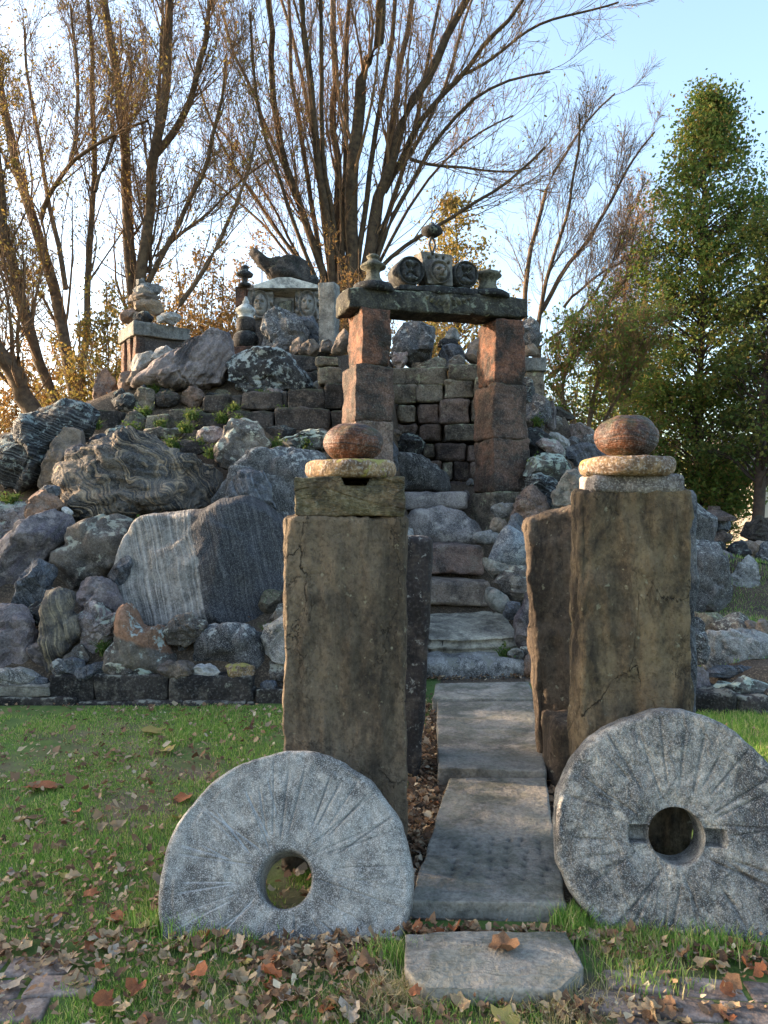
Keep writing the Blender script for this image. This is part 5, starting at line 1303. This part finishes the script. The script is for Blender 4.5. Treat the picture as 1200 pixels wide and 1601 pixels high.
tree('bare_tree', 'large many-stemmed tree with bare spreading crown behind the gateway', [
    ([(508, 460), (495, 340), (470, 230), (455, 110), (452, -20)], 13, 7),
    ([(532, 460), (540, 300), (538, 160), (545, -20)], 14, 9),
    ([(538, 460), (512, 300), (500, 160), (498, -20)], 13, 8),
    ([(556, 460), (570, 320), (590, 190), (612, 90), (618, -20)], 14, 9),
    ([(568, 460), (600, 350), (636, 250), (668, 120), (690, -20)], 13, 7),
    ([(500, 450), (462, 360), (428, 260), (398, 160), (392, 20)], 11, 5),
    ([(496, 455), (440, 350), (385, 250), (330, 190)], 8, 4),
    ([(575, 450), (622, 350), (670, 280), (740, 210), (800, 180)], 9, 4),
    ([(520, 470), (512, 380), (503, 300), (490, 200), (476, 100), (470, -20)], 20, 12),
    ([(528, 470), (528, 300), (521, 150), (522, -20)], 20, 14),
    ([(545, 470), (552, 330), (558, 220), (572, 120), (588, 40), (594, -20)], 34, 20),
    ([(562, 470), (584, 380), (598, 300), (616, 220), (640, 165), (676, 98), (715, 25), (735, -20)], 28, 16, -1),
    ([(572, 450), (594, 330), (604, 230), (622, 150), (632, 50), (648, -20)], 18, 12),
    ([(600, 300), (630, 236), (672, 170), (716, 120), (760, 72), (805, 15), (830, -20)], 15, 7, -2, True),
    ([(716, 120), (760, 100), (830, 40), (890, 22), (930, 18), (968, 2)], 8, 4, -1, True),
    ([(575, 440), (600, 412), (632, 380), (700, 345), (765, 300), (822, 268), (850, 230)], 11, 5, -1.5),
    ([(505, 430), (480, 350), (452, 282), (438, 205), (426, 125), (418, -20)], 18, 11),
    ([(498, 440), (450, 390), (410, 322), (350, 240), (312, 150), (290, 80)], 10, 4),
    ([(490, 450), (440, 385), (390, 330), (330, 280), (290, 260)], 8, 4),
    ([(515, 420), (500, 280), (482, 150), (445, 20), (435, -20)], 12, 8),
    ([(510, 440), (470, 330), (430, 220), (380, 120), (345, 20)], 12, 6),
    ([(640, 250), (690, 262), (740, 262), (790, 272), (830, 262)], 8, 4, 1, True),
    ([(610, 280), (650, 232), (700, 130), (720, 60), (740, -10)], 10, 6, 1.5, True),
    ([(590, 400), (612, 330), (640, 290), (690, 200), (740, 150), (800, 120), (860, 110)], 12, 4, -2)], 17.5, 545, 16, nb=(9, 9, 5), leaves=2600, lsize=.075, L=((1.6, 4.4), (.6, 1.6), (.2, .6)))
tree('bare_tree', 'thin-limbed bare tree between the gateway and the green trees', [
    ([(820, 520), (824, 430), (836, 350), (856, 290), (884, 232), (922, 172), (962, 145)], 13, 4),
    ([(840, 520), (850, 440), (880, 370), (894, 300), (904, 235), (908, 180)], 11, 4),
    ([(838, 510), (862, 445), (910, 385), (960, 320), (974, 270), (995, 230), (1022, 205)], 12, 4),
    ([(845, 540), (900, 500), (935, 450), (960, 400), (985, 330)], 9, 3),
    ([(845, 600), (880, 570), (910, 547), (934, 505), (978, 436), (1000, 400)], 14, 6, -1),
    ([(880, 480), (920, 440), (950, 420), (990, 400)], 7, 3, 0, True)], 18, 845, 17, nb=(13, 9, 6), leaves=700, lsize=.07, twig='twig_grey', L=((1.0, 2.6), (.4, 1.2), (.2, .6)))
tree('bare_tree', 'low crooked tree with a pale bent limb beyond the mound', [
    ([(905, 690), (900, 660), (885, 640), (876, 620), (880, 590), (900, 540)], 11, 5),
    ([(915, 690), (922, 640), (932, 600), (950, 540), (945, 480)], 12, 6),
    ([(930, 690), (960, 630), (985, 590), (1010, 520)], 8, 4)], 15, 918, 18, nb=(14, 9, 5), leaves=5500, lsize=.09, leafmat_='leaf_green', L=((.7, 1.8), (.4, 1.0), (.2, .5)))
tree('bare_tree', 'distant reddish-twigged tree beside the taller green tree', [
    ([(960, 700), (965, 560), (975, 450), (985, 380), (1000, 330)], 10, 4),
    ([(985, 700), (1000, 560), (1010, 450), (1015, 380), (1025, 300)], 10, 4)], 24, 975, 19, nb=(26, 10, 4), leaves=2500, lsize=.10, leafmat_='leaf_rust', L=((1.2, 3), (.6, 1.4), (.3, .7)))

# leafy trees: trunk, limbs and a crown of single leaves in clumps
def leafy(name, label, px, Y, prof, trunk_w, seed, nleaf, lsize, mat, group=None, clumps=240, csize=.34):
    """prof: list of (row, left px, right px) outline of the crown"""
    r_ = np.random.default_rng(seed)
    b0 = np.array([P(px, 0, Y)[0], Y, 0.0])
    root = obj(name, None, None, b0, label=label, cat='tree', group=group)
    prof = np.array(prof, float)
    top = P(px, prof[0, 0], Y)[2]
    zt = np.linspace(-.2, top * .96, 22)
    st = np.stack([b0[0] + .06 * np.sin(zt * 1.3) + ((prof[0, 1] + prof[0, 2]) / 2 - px) / F * Y * (zt / top), np.full(22, Y) + .05 * np.cos(zt), zt], 1)
    rad = np.interp(zt, [0, top], [trunk_w / 2 / F * Y, .012])
    V, Fq = tubes(st[None], rad[None], 9)
    obj('trunk', mesh_from(V - b0, Fq, 'trunk'), 'bark_dark', (0, 0, 0), root)
    # clump centres inside the outline, rotated round the trunk
    rows_ = r_.uniform(0, 1, clumps) ** .85 * (prof[-1, 0] - prof[0, 0]) + prof[0, 0]
    z = EYE + (CY - rows_) / F * Y
    cx_ = (np.interp(rows_, prof[:, 0], prof[:, 1]) + np.interp(rows_, prof[:, 0], prof[:, 2])) / 2
    hw = (np.interp(rows_, prof[:, 0], prof[:, 2]) - np.interp(rows_, prof[:, 0], prof[:, 1])) / 2 / F * Y
    an = r_.uniform(0, 2 * math.pi, clumps); rr = np.sqrt(r_.uniform(.08, 1.05, clumps)) * hw
    cen = np.stack([(cx_ - CX) / F * Y + rr * np.cos(an), Y + rr * np.sin(an) * .9, z], 1)
    # limbs run from the trunk to the clumps
    zi = np.clip(cen[:, 2] - rr * .55, .6, top * .95)
    p0 = np.stack([np.interp(zi, zt, st[:, 0]), np.interp(zi, zt, st[:, 1]), zi], 1)
    t = np.linspace(0, 1, 6)[None, :, None]
    lim = p0[:, None] * (1 - t) + cen[:, None] * t + np.array([0, 0, 1]) * (.12 * np.sin(t * math.pi)) + r_.normal(size=(clumps, 6, 3)) * .03
    rl = np.linspace(.022, .006, 6)[None].repeat(clumps, 0)
    P2, R2 = sprout(lim, rl, 5, .3, .8, (25, 60), 5, r_, up=.05, t0=.4)
    V, Fq = join([tubes(lim, rl, 4), tubes(P2, np.maximum(R2, .005), 3)])
    obj('branches', mesh_from(V - b0, Fq, 'branches'), 'bark_dark', (0, 0, 0), root)
    b = r_.integers(0, clumps, nleaf)
    cs = csize * (.6 + .8 * r_.uniform(size=clumps))
    g_ = r_.normal(size=(nleaf, 3)) * cs[b][:, None] * [.62, .62, .42]
    pos = cen[b] + g_
    k = r_.uniform(size=nleaf) < .25
    pos[k] = along(P2, int(k.sum()), r_, .05)
    V, Fq = leaves_geo(pos, lsize, r_, .6)
    obj('foliage', mesh_from(V - b0, Fq, 'foliage', False), mat, (0, 0, 0), root)
    return root
leafy('leafy_tree', 'tall conical green tree beyond the red-brown ball', 1085, 17, [(146, 1098, 1114), (190, 1076, 1140), (250, 1042, 1172), (330, 1016, 1196), (420, 998, 1215), (520, 975, 1215), (620, 965, 1200), (720, 970, 1190), (805, 1000, 1165)], 16, 31, 54000, .095, 'leaf_green', clumps=460, csize=.36)
leafy('leafy_tree', 'darker green tree with a bare trunk in front of the pale house', 1172, 15, [(330, 1180, 1260), (420, 1160, 1330), (520, 1120, 1350), (620, 1110, 1340), (690, 1090, 1330), (725, 1110, 1290)], 22, 32, 17000, .10, 'leaf_dark', clumps=220, csize=.32)
leafy('leafy_tree', 'bushy olive-green tree beyond the mound at the foot of the conical tree', 975, 20, [(520, 955, 1000), (570, 910, 1050), (620, 885, 1080), (670, 870, 1100), (720, 870, 1100), (790, 880, 1080)], 14, 33, 11000, .11, 'leaf_green', clumps=260, csize=.40)
leafy('leafy_tree', 'ragged olive-brown tree far behind the carved face', 715, 27, [(310, 705, 720), (350, 670, 745), (400, 655, 765), (460, 645, 785), (540, 640, 800), (620, 640, 820)], 14, 34, 9000, .15, 'leaf_olive', clumps=130, csize=.5)
# shrubs
def shrub(label, px, Y, top_row, halfw, seed, nst, leaves, mat, lsize=.08, group=None, twig='twig', base_z=0.0):
    r_ = np.random.default_rng(seed)
    b0 = np.array([P(px, 0, Y)[0], Y, base_z])
    root = obj('shrub', None, None, b0, label=label, cat='shrub', group=group)
    H_ = EYE + (CY - top_row) / F * Y - base_z; hw = halfw / F * Y
    tip = np.stack([r_.normal(size=nst) * hw * .6, r_.normal(size=nst) * hw * .5, H_ * r_.uniform(.55, 1.02, nst)], 1)
    foot = tip * [.18, .18, 0] + [0, 0, -.1]
    t = np.linspace(0, 1, 8)[None, :, None]
    st = foot[:, None] * (1 - t) + tip[:, None] * t
    st[:, :, :2] += (tip[:, None, :2] * .25) * (t ** 2 - t) + r_.normal(size=(nst, 8, 2)) * .03
    rs = np.linspace(.022, .007, 8)[None].repeat(nst, 0)
    P1, R1 = sprout(st, rs, 9, .4 * H_ * .3, H_ * .28, (20, 55), 6, r_, up=.1, t0=.15)
    P2, R2 = sprout(P1, R1, 5, .12, .5, (25, 60), 4, r_, up=.08)
    V, Fq = join([tubes(st, rs, 5), tubes(P1, np.maximum(R1, .005), 4), tubes(P2, np.maximum(R2, .004), 3)])
    obj('stems', mesh_from(V, Fq, 'stems'), twig, (0, 0, 0), root)
    V, Fq = leaves_geo(along(P2, leaves, r_, .05), lsize, r_)
    obj('foliage', mesh_from(V, Fq, 'foliage', False), mat, (0, 0, 0), root)
shrub('rust-brown shrub between the stone table and the shrine', 315, 17, 415, 80, 41, 50, 26000, 'leaf_rust', .08)
shrub('yellow-olive shrub around the trunks beside the stone table', 150, 14, 440, 60, 42, 34, 13000, 'leaf_olive', .08)
shrub('thin olive shrub behind the top of the stone table', 245, 18, 420, 70, 43, 38, 18000, 'leaf_olive', .08)
shrub('tan dry brush beyond the leaning trunk', 10, 22, 540, 100, 44, 44, 18000, 'leaf_rust', .10)
shrub('pale olive shrub under the leaning trunk', -60, 17, 480, 90, 45, 24, 5000, 'leaf_olive', .09)
shrub('yellowing shrub behind the shrine roof', 430, 19, 370, 70, 46, 34, 12000, 'leaf_rust', .08)
shrub('leafy brush at the foot of the many-stemmed tree', 555, 16.5, 385, 75, 47, 34, 11000, 'leaf_rust', .075)
shrub('olive shrub seen through the gateway opening', 690, 18, 440, 80, 48, 30, 9000, 'leaf_olive', .10)
shrub('green-olive shrub beyond the far slope of the mound', 880, 16, 570, 60, 49, 24, 6000, 'leaf_olive', .09)
shrub('dark green shrub below the conical tree', 1010, 16, 640, 70, 50, 26, 5000, 'leaf_green', .09)
shrub('dull green shrub behind the dark round-backed rock', 1110, 19, 705, 45, 51, 22, 4500, 'leaf_dark', .10)
shrub('distant brown brush showing between the forked tree and the shrine', 350, 30, 430, 110, 53, 44, 18000, 'leaf_rust', .13)
shrub('brown brush low between the forked tree and the leaning trunk', 110, 20, 500, 90, 54, 40, 18000, 'leaf_rust', .09)
shrub('distant tan brush between the bare trees', 800, 30, 520, 120, 52, 30, 7000, 'leaf_rust', .13)

# pale house far behind the trees
hx, hy = P(1178, 0, 26)[0], 26
house = obj('house', None, None, (hx, hy, 0), label='pale single-storey house behind the darker green tree', cat='house')
block('wall', 7.0, 5, 2.9, (3.5, 2.5, 1.45), 'house_wall', house, res=1.0, rnd=.01, amp=0)
Vr = np.array([(-.4, -.4, 2.85), (7.4, -.4, 2.85), (7.4, 5.4, 2.85), (-.4, 5.4, 2.85), (-.4, 2.5, 4.5), (7.4, 2.5, 4.5)])
obj('roof', mesh_from(Vr, [np.array([[0, 1, 5, 4], [2, 3, 4, 5], [0, 3, 2, 1]]), np.array([[0, 4, 3], [1, 2, 5]])], 'roof', False), 'house_roof', (0, 0, 0), house)
for wx in (1.6, 4.6):
    w_ = block('window', 1.1, .1, 1.2, (wx, -.02, 1.6), 'timber', house, res=.5, rnd=.01, amp=0)
    block('pane', .95, .04, 1.05, (0, -.05, 0), 'pane', w_, res=.5, rnd=.004, amp=0)

# unseen shrubs added beyond the left edge of the view to keep the low sun off the lawn
for k, (sx_, sy_, h_) in enumerate(((-9.6, 3.4, 2.3), (-9.4, 4.3, 2.5), (-9.6, 5.0, 2.55), (-9.4, 5.6, 2.6), (-9.2, 6.3, 2.5), (-9.5, 7.0, 2.5), (-9.4, 7.8, 2.7), (-9.6, 8.6, 3.0), (-9.4, 10.0, 3.3))):
    shrub('dense unseen shrub added to shade the lawn', 600 + sx_ / sy_ * F, sy_, 800.5 - (h_ - EYE) / sy_ * F, .75 / sy_ * F, 60 + k, 22, 8000, 'leaf_dark', .12, group='unseen shrubs added for shade')
# ------------------------------------------------------------------ grass, weeds, fallen leaves
def blades(pos, hgt, wid, r_, lean_=.5):
    n_ = len(pos)
    a = r_.uniform(0, 2 * math.pi, n_); d = np.stack([np.cos(a), np.sin(a), np.zeros(n_)], 1)
    b2 = r_.uniform(0, 2 * math.pi, n_); ld = np.stack([np.cos(b2), np.sin(b2), np.zeros(n_)], 1) * (r_.uniform(.1, 1, n_) * lean_)[:, None]
    h = (hgt * r_.uniform(.5, 1.25, n_))[:, None]; w = (wid * r_.uniform(.7, 1.3, n_))[:, None]
    up = np.array([0, 0, 1.])
    m = pos + up * h * .55 + ld * h * .25
    t = pos + up * h + ld * h * .95
    v = np.stack([pos - d * w / 2, pos + d * w / 2, m + d * w * .4, m - d * w * .4, t], 1).reshape(-1, 3)
    i = np.arange(n_)[:, None] * 5
    return v, [i + np.array([[0, 1, 2, 3]]), i + np.array([[3, 2, 4]])]
r_ = np.random.default_rng(99)
def in_block(x, y):
    """places where no grass grows: slabs, path, pillars, walls"""
    p = (x > -.0) & (x < .95) & (y > 2.68) & (y < 7)
    p |= (x > .08) & (x < .72) & (y > 2.30) & (y < 2.72)
    p |= (x > -.42) & (x < .30) & (y > 3.05) & (y < 4.5)
    p |= (x > .70) & (x < 1.6) & (y > 2.90) & (y < 4.6)
    p |= (x < .2) & (y > 5.68)
    return p
def gmask(x, y):
    q = np.stack([x, y, x * 0], 1)
    n1 = fbm(q * 1.9, 11, 3); n2 = fbm(q * 6, 12, 3)
    m = .75 + .9 * n1 + .45 * n2
    front = np.clip((2.62 - y) / .25, 0, 1) * np.clip((x + .75) / .35, 0, 1)     # worn strip in front of the millstones
    m = m - .45 * front
    for (bx, by, br) in ((-1.16, 2.36, .26), (1.12, 2.19, .34)):
        m = m - 1.3 * np.exp(-(np.hypot((x - bx) / 1.3, y - by) / br) ** 4)
    return m
N = 290000
y = r_.uniform(1.7, 5.75, N) ** 1.0
x = r_.uniform(-.62, .62, N) * y
keep = (r_.uniform(size=N) < np.clip(gmask(x, y), .0, 1)) & ~in_block(x, y) & (r_.uniform(size=N) < np.clip(1.15 - .06 * (y - 2), .85, 1))
x, y = x[keep], y[keep]
pos = np.stack([x, y, x * 0 - .002], 1)
hh = .023 + .014 * fbm(pos * 2.3, 21, 3)
wp = [blades(pos, np.clip(hh, .014, .07), .0030 + .0004 * (y - 2), r_, .9)]
# tufts against the stones
def tuft(cx_, cy_, s, n_, h):
    p = np.stack([cx_ + r_.normal(size=n_) * s, cy_ + r_.normal(size=n_) * s * .6, np.zeros(n_)], 1)
    return blades(p, np.full(n_, h), .0036, r_, .6)
for (px, row, s, n_, h) in ((895, 1448, .04, 350, .075), (905, 1470, .05, 250, .05), (600, 1500, .05, 350, .06), (270, 1450, .07, 500, .07), (330, 1475, .08, 350, .05), (1000, 1480, .09, 500, .05), (1110, 1480, .09, 500, .06), (720, 1562, .08, 240, .045), (1010, 1530, .08, 400, .05)):
    g_ = Gp(px, row); wp.append(tuft(g_[0], g_[1], s, n_, h))
# terrace lawn on the right
n_ = 12000
yy = r_.uniform(6.0, 9.2, n_); xx = r_.uniform(.36, .60, n_) * yy
wp.append(blades(np.stack([xx, yy, mound_h(xx, yy)], 1), np.full(n_, .05), .006, r_, .8))
n_ = 9000
yy = r_.uniform(4.4, 5.45, n_); xx = r_.uniform(.38, .62, n_) * yy
wp.append(blades(np.stack([xx, yy, xx * 0], 1), np.full(n_, .05), .005, r_, .8))
Vs, F4, F3, c = [], [], [], 0
for v, (a, b) in wp:
    Vs.append(v); F4.append(a + c); F3.append(b + c); c += len(v)
obj('grass', mesh_from(np.concatenate(Vs), [np.concatenate(F4), np.concatenate(F3)], 'grass', False), 'grass_blade', kind='stuff', label='short green lawn grass growing round the stones')
# straw-coloured dead grass at the slab corner
p = np.concatenate([np.stack([Gp(a, b)[0] + r_.normal(size=k) * s, Gp(a, b)[1] + r_.normal(size=k) * s * .7, np.zeros(k)], 1) for a, b, s, k in ((625, 1560, .06, 500), (900, 1570, .08, 350), (860, 1590, .08, 250), (560, 1570, .1, 250), (980, 1500, .1, 250), (300, 1560, .15, 200))])
v, (a, b) = blades(p, np.full(len(p), .05), .003, r_, 1.6)
obj('dead_grass', mesh_from(v, [a, b], 'dead_grass', False), 'grass_dry', kind='stuff', label='straw-coloured dead grass beside the front slab')
# weeds growing between the mound stones
for k, (px, row, Y, s, n_) in enumerate(((290, 665, 8.55, .14, 90), (300, 645, 8.8, .12, 80), (365, 636, 8.95, .10, 70), (372, 655, 8.8, .10, 70), (225, 640, 9.1, .12, 70), (270, 690, 8.2, .14, 70), (330, 705, 8.0, .10, 60), (430, 690, 8.2, .12, 60), (180, 690, 8.3, .12, 60), (15, 780, 7.2, .14, 90), (215, 822, 6.9, .08, 50), (420, 985, 6.05, .08, 40), (838, 720, 8.6, .12, 70), (860, 690, 9.0, .12, 60), (790, 1020, 6.8, .08, 60), (160, 1012, 5.95, .05, 40), (440, 640, 9.0, .08, 40), (240, 605, 9.5, .10, 50), (205, 668, 8.8, .14, 80), (250, 660, 8.8, .12, 70), (310, 690, 8.3, .12, 60), (345, 650, 8.8, .10, 60), (150, 660, 8.9, .1, 50), (410, 615, 9.3, .1, 50), (480, 690, 8.4, .1, 50), (870, 720, 8.8, .12, 60), (840, 655, 9.3, .1, 50))):
    c = P(px, row + 8, Y)
    base = np.stack([r_.normal(size=n_) * s * .22, r_.normal(size=n_) * s * .2, np.zeros(n_) - .03], 1)
    v1, (a, b) = blades(base, np.full(n_, .13), .012, r_, 1.3)
    pos = np.stack([r_.normal(size=n_ * 2) * s * .35, r_.normal(size=n_ * 2) * s * .3, np.abs(r_.normal(size=n_ * 2)) * .05], 1)
    v2, f2 = leaves_geo(pos, .035, r_, .7)
    obj('weed', mesh_from(np.concatenate([v1, v2]), [np.concatenate([a, f2 + len(v1)]), b], 'weed', False), 'weed', c, label='green weed tuft growing between the stones of the mound', cat='weed', group='weeds on the mound')

def leaf_mesh(seed, lobed=True):  # curled, torn leaf
    q = np.random.default_rng(seed)
    n_ = 15
    t = np.linspace(0, 2 * math.pi, n_, endpoint=False)
    r = .5 * (1 + (.10 * np.cos(5 * t) if lobed else .0)) * (1 - .22 * np.cos(t)) * (1 + q.normal(size=n_) * .14)
    x, y = r * np.cos(t), r * np.sin(t) * q.uniform(.6, .95)
    x2, y2 = x * .5, y * .5
    X = np.concatenate([[0], x2, x]); Y_ = np.concatenate([[0], y2, y])
    cu, cv, tw = q.uniform(.2, 2.2), q.uniform(-.3, 1.6), q.normal() * .9
    Z = cu * Y_ ** 2 * .8 + cv * X ** 2 * .6 + tw * X * Y_ + .10 * np.sin(X * 9 + seed) * np.cos(Y_ * 8) + q.normal(size=len(X)) * .035
    Z -= Z.min()
    f3 = np.array([[0, 1 + k, 1 + (k + 1) % n_] for k in range(n_)])
    f4 = np.array([[1 + k, 1 + n_ + k, 1 + n_ + (k + 1) % n_, 1 + (k + 1) % n_] for k in range(n_)])
    return np.stack([X, Y_, Z], 1), f4, f3
LM = {}
for mt in ('leaf_brown', 'leaf_tan', 'leaf_orange', 'leaf_yellow', 'leaf_pale'):
    for s in range(5):
        V, f4, f3 = leaf_mesh(s * 13 + len(mt) * 7, s % 3 != 2)
        me = mesh_from(V, [f4, f3], 'leaf', True); me.materials.append(M[mt]); LM[mt, s] = me
def leaf(x, y, z, s, mt, k, label, group=None, tilt=.25):
    o = obj('fallen_leaf', LM[mt, k % 5], None, (x, y, z), label=label, cat='leaf', group=group)
    o.scale = (s, s, s * r_.uniform(.6, 1.1)); o.rotation_euler = (r_.normal() * tilt * .5, r_.normal() * tilt * .5, r_.uniform(0, 6.28))
    return o
for (px, row, s, mt, k, lb) in ((58, 1232, .16, 'leaf_orange', 1, 'largest orange-brown leaf lying on the lawn'), (286, 1248, .11, 'leaf_orange', 3, 'orange leaf on the lawn beside the rim of the pale millstone'),
        (240, 1146, .14, 'leaf_yellow', 0, 'flat yellow leaf on the lawn near the low wall'), (258, 1174, .13, 'leaf_yellow', 3, 'curled yellow-green leaf on the lawn below the flat yellow leaf'),
        (100, 1370, .075, 'leaf_yellow', 2, 'pale yellow leaf in the middle of the lawn'), (178, 1437, .07, 'leaf_orange', 0, 'small orange leaf near the foot of the pale millstone'),
        (48, 1280, .085, 'leaf_brown', 2, 'brown curled leaf below the largest orange-brown leaf'),
        (985, 1514, .075, 'leaf_pale', 4, 'bright pale leaf on the soil in front of the weathered millstone'), (1152, 1476, .08, 'leaf_yellow', 1, 'yellow-green leaf against the weathered millstone'),
        (1078, 1472, .07, 'leaf_tan', 2, 'round tan leaf against the weathered millstone'), (790, 1598, .09, 'leaf_yellow', 4, 'bright yellow leaf on the soil below the front slab')):
    g_ = Gp(px, row, .015); o = leaf(g_[0], g_[1], .015, s, mt, k, lb, tilt=.2); o.scale[2] = s * .45
g_ = Gp(783, 1484, .056); leaf(g_[0], g_[1], .056, .115, 'leaf_brown', 1, 'curled rust-brown leaf lying on the front slab', tilt=.1)
# leaf positions: (x,y,z) clusters
def litter_pos(n_):
    out = []
    def add(px, row, sx, sy, k, z=0.006):
        g_ = Gp(px, row)
        out.append(np.stack([g_[0] + r_.normal(size=k) * sx, g_[1] + r_.normal(size=k) * sy, z + np.abs(r_.normal(size=k)) * .014], 1))
    n = n_ / 1000
    for px, row, sx, sy, w in ((450, 1495, .28, .07, 90), (560, 1490, .13, .06, 60), (400, 1560, .25, .10, 40), (520, 1570, .2, .1, 35), (760, 1582, .35, .07, 40), (960, 1585, .2, .09, 45), (1150, 1505, .2, .06, 60), (960, 1480, .10, .06, 50), (745, 1461, .20, .022, 90), (640, 1452, .06, .05, 40),
                               (655, 1330, .05, .28, 90), (665, 1250, .06, .30, 110), (670, 1180, .05, .35, 90), (880, 1260, .05, .25, 60), (856, 1150, .03, .35, 30), (690, 1062, .25, .06, 60), (800, 1060, .2, .05, 50), (668, 1120, .04, .4, 60),
                               (180, 1480, .25, .12, 50), (60, 1500, .2, .08, 40), (120, 1300, .3, .3, 40), (60, 1200, .4, .3, 40), (250, 1200, .4, .3, 40), (400, 1140, .3, .3, 25), (60, 1400, .25, .2, 40), (170, 1390, .2, .15, 30), (300, 1110, .7, .12, 25)):
        add(px, row, sx, sy, int(w * n))
    k = int(520 * n)
    yy = r_.uniform(1.9, 5.7, k); xx = r_.uniform(-.58, .0, k) * yy
    out.append(np.stack([xx, yy, .008 + np.abs(r_.normal(size=k)) * .012], 1))
    k = int(25 * n)
    yy = r_.uniform(4.2, 8.6, k); xx = r_.uniform(.36, .58, k) * yy
    out.append(np.stack([xx, yy, np.maximum(0, mound_h(xx, yy)) + .03], 1))
    k = 700
    yy = r_.uniform(6.0, 10.5, k); xx = r_.uniform(-.52, .42, k) * yy
    out.append(np.stack([xx, yy, mound_h(xx, yy) + .03], 1))
    p = np.concatenate(out)
    ps = lambda m: m
    slab = (p[:, 0] > .02) & (p[:, 0] < .75) & (p[:, 1] > 2.24) & (p[:, 1] < 2.54)
    mill = (((np.abs(p[:, 0] + .345) < .43) & (p[:, 1] > 2.57) & (p[:, 1] < 2.80)) | ((np.abs(p[:, 0] - 1.06) < .42) & (p[:, 1] > 2.60) & (p[:, 1] < 2.89)))
    pil = ((p[:, 0] > -.4) & (p[:, 0] < .1) & (p[:, 1] > 3.05) & (p[:, 1] < 3.45)) | ((p[:, 0] > .78) & (p[:, 0] < 1.25) & (p[:, 1] > 2.93) & (p[:, 1] < 3.22)) | ((p[:, 0] < .18) & (p[:, 1] > 5.66) & (p[:, 2] < .1))
    path_ = (p[:, 1] > 2.62) & (p[:, 1] < 6.4) & (p[:, 0] > np.interp(p[:, 1], [2.65, 3.87, 3.95, 5.35, 6.3], [.09, .34, .28, .39, .42])) & (p[:, 0] < np.interp(p[:, 1], [2.65, 3.87, 3.95, 5.35, 6.3], [.66, .85, .88, 1.1, 1.2]))
    p = p[~(slab | mill | pil)]
    path_ = path_[~(slab | mill | pil)]
    return p[~path_]
p = litter_pos(4300)
sz = np.clip(r_.lognormal(-3.9, .45, len(p)), .009, .055)
app = sz / p[:, 1]                                  # size in the picture decides which leaves are single objects
order = np.argsort(-app)
big = order[:285]
mats = ['leaf_brown'] * 6 + ['leaf_tan'] * 6 + ['leaf_orange'] * 2 + ['leaf_pale'] * 2 + ['leaf_yellow']
for i in big:
    mt = mats[r_.integers(len(mats))]
    X, Yl = p[i, 0], p[i, 1]
    zone = 'at the foot of the low wall' if Yl > 5.1 else 'beside the flagstone path' if (Yl > 2.75 and 0 < X < 1.2) else 'in front of the weathered millstone' if X > .7 else 'around the front slab' if X > .02 else 'in front of the pale millstone' if (X > -.85 and Yl < 2.62) else 'on the lawn'
    leaf(X, Yl, p[i, 2], sz[i] * 1.15, mt, int(r_.integers(5)), 'dry ' + mt[5:] + ' fallen leaf lying ' + zone, 'fallen leaves', .6)
rest = order[285:]
bl = []
for s in range(8):
    q = np.random.default_rng(900 + s); n_ = 6
    t = np.linspace(0, 2 * math.pi, n_, endpoint=False)
    r = .5 * (1 + q.normal(size=n_) * .2)
    X, Y_ = r * np.cos(t), r * np.sin(t) * q.uniform(.45, .9)
    V = np.stack([X, Y_, q.uniform(.6, 2.6) * Y_ ** 2 + q.normal() * 1.2 * X * Y_ + q.uniform(0, 1.6) * X ** 2 + q.normal(size=n_) * .08], 1)
    V = np.concatenate([[[0, 0, 0]], V]); bl.append(V)
Vs, Fs = [], []
sel = r_.integers(0, 8, len(rest))
ft = np.array([[0, 1 + k, 1 + (k + 1) % 6] for k in range(6)])
for j, i in enumerate(rest):
    a, ti, tj = r_.uniform(0, 6.28), r_.normal() * .35, r_.normal() * .35
    V = bl[sel[j]] * sz[i] * 1.1
    c, s = math.cos(a), math.sin(a)
    V = np.stack([V[:, 0] * c - V[:, 1] * s, V[:, 0] * s + V[:, 1] * c, V[:, 2] + ti * V[:, 0] + tj * V[:, 1]], 1)
    V[:, 2] -= V[:, 2].min()
    Vs.append(V + p[i]); Fs.append(ft + 7 * j)
obj('leaf_litter', mesh_from(np.concatenate(Vs), np.concatenate(Fs), 'litter', True), 'litter', kind='stuff', label='brown leaf litter scattered over the lawn and along the path')
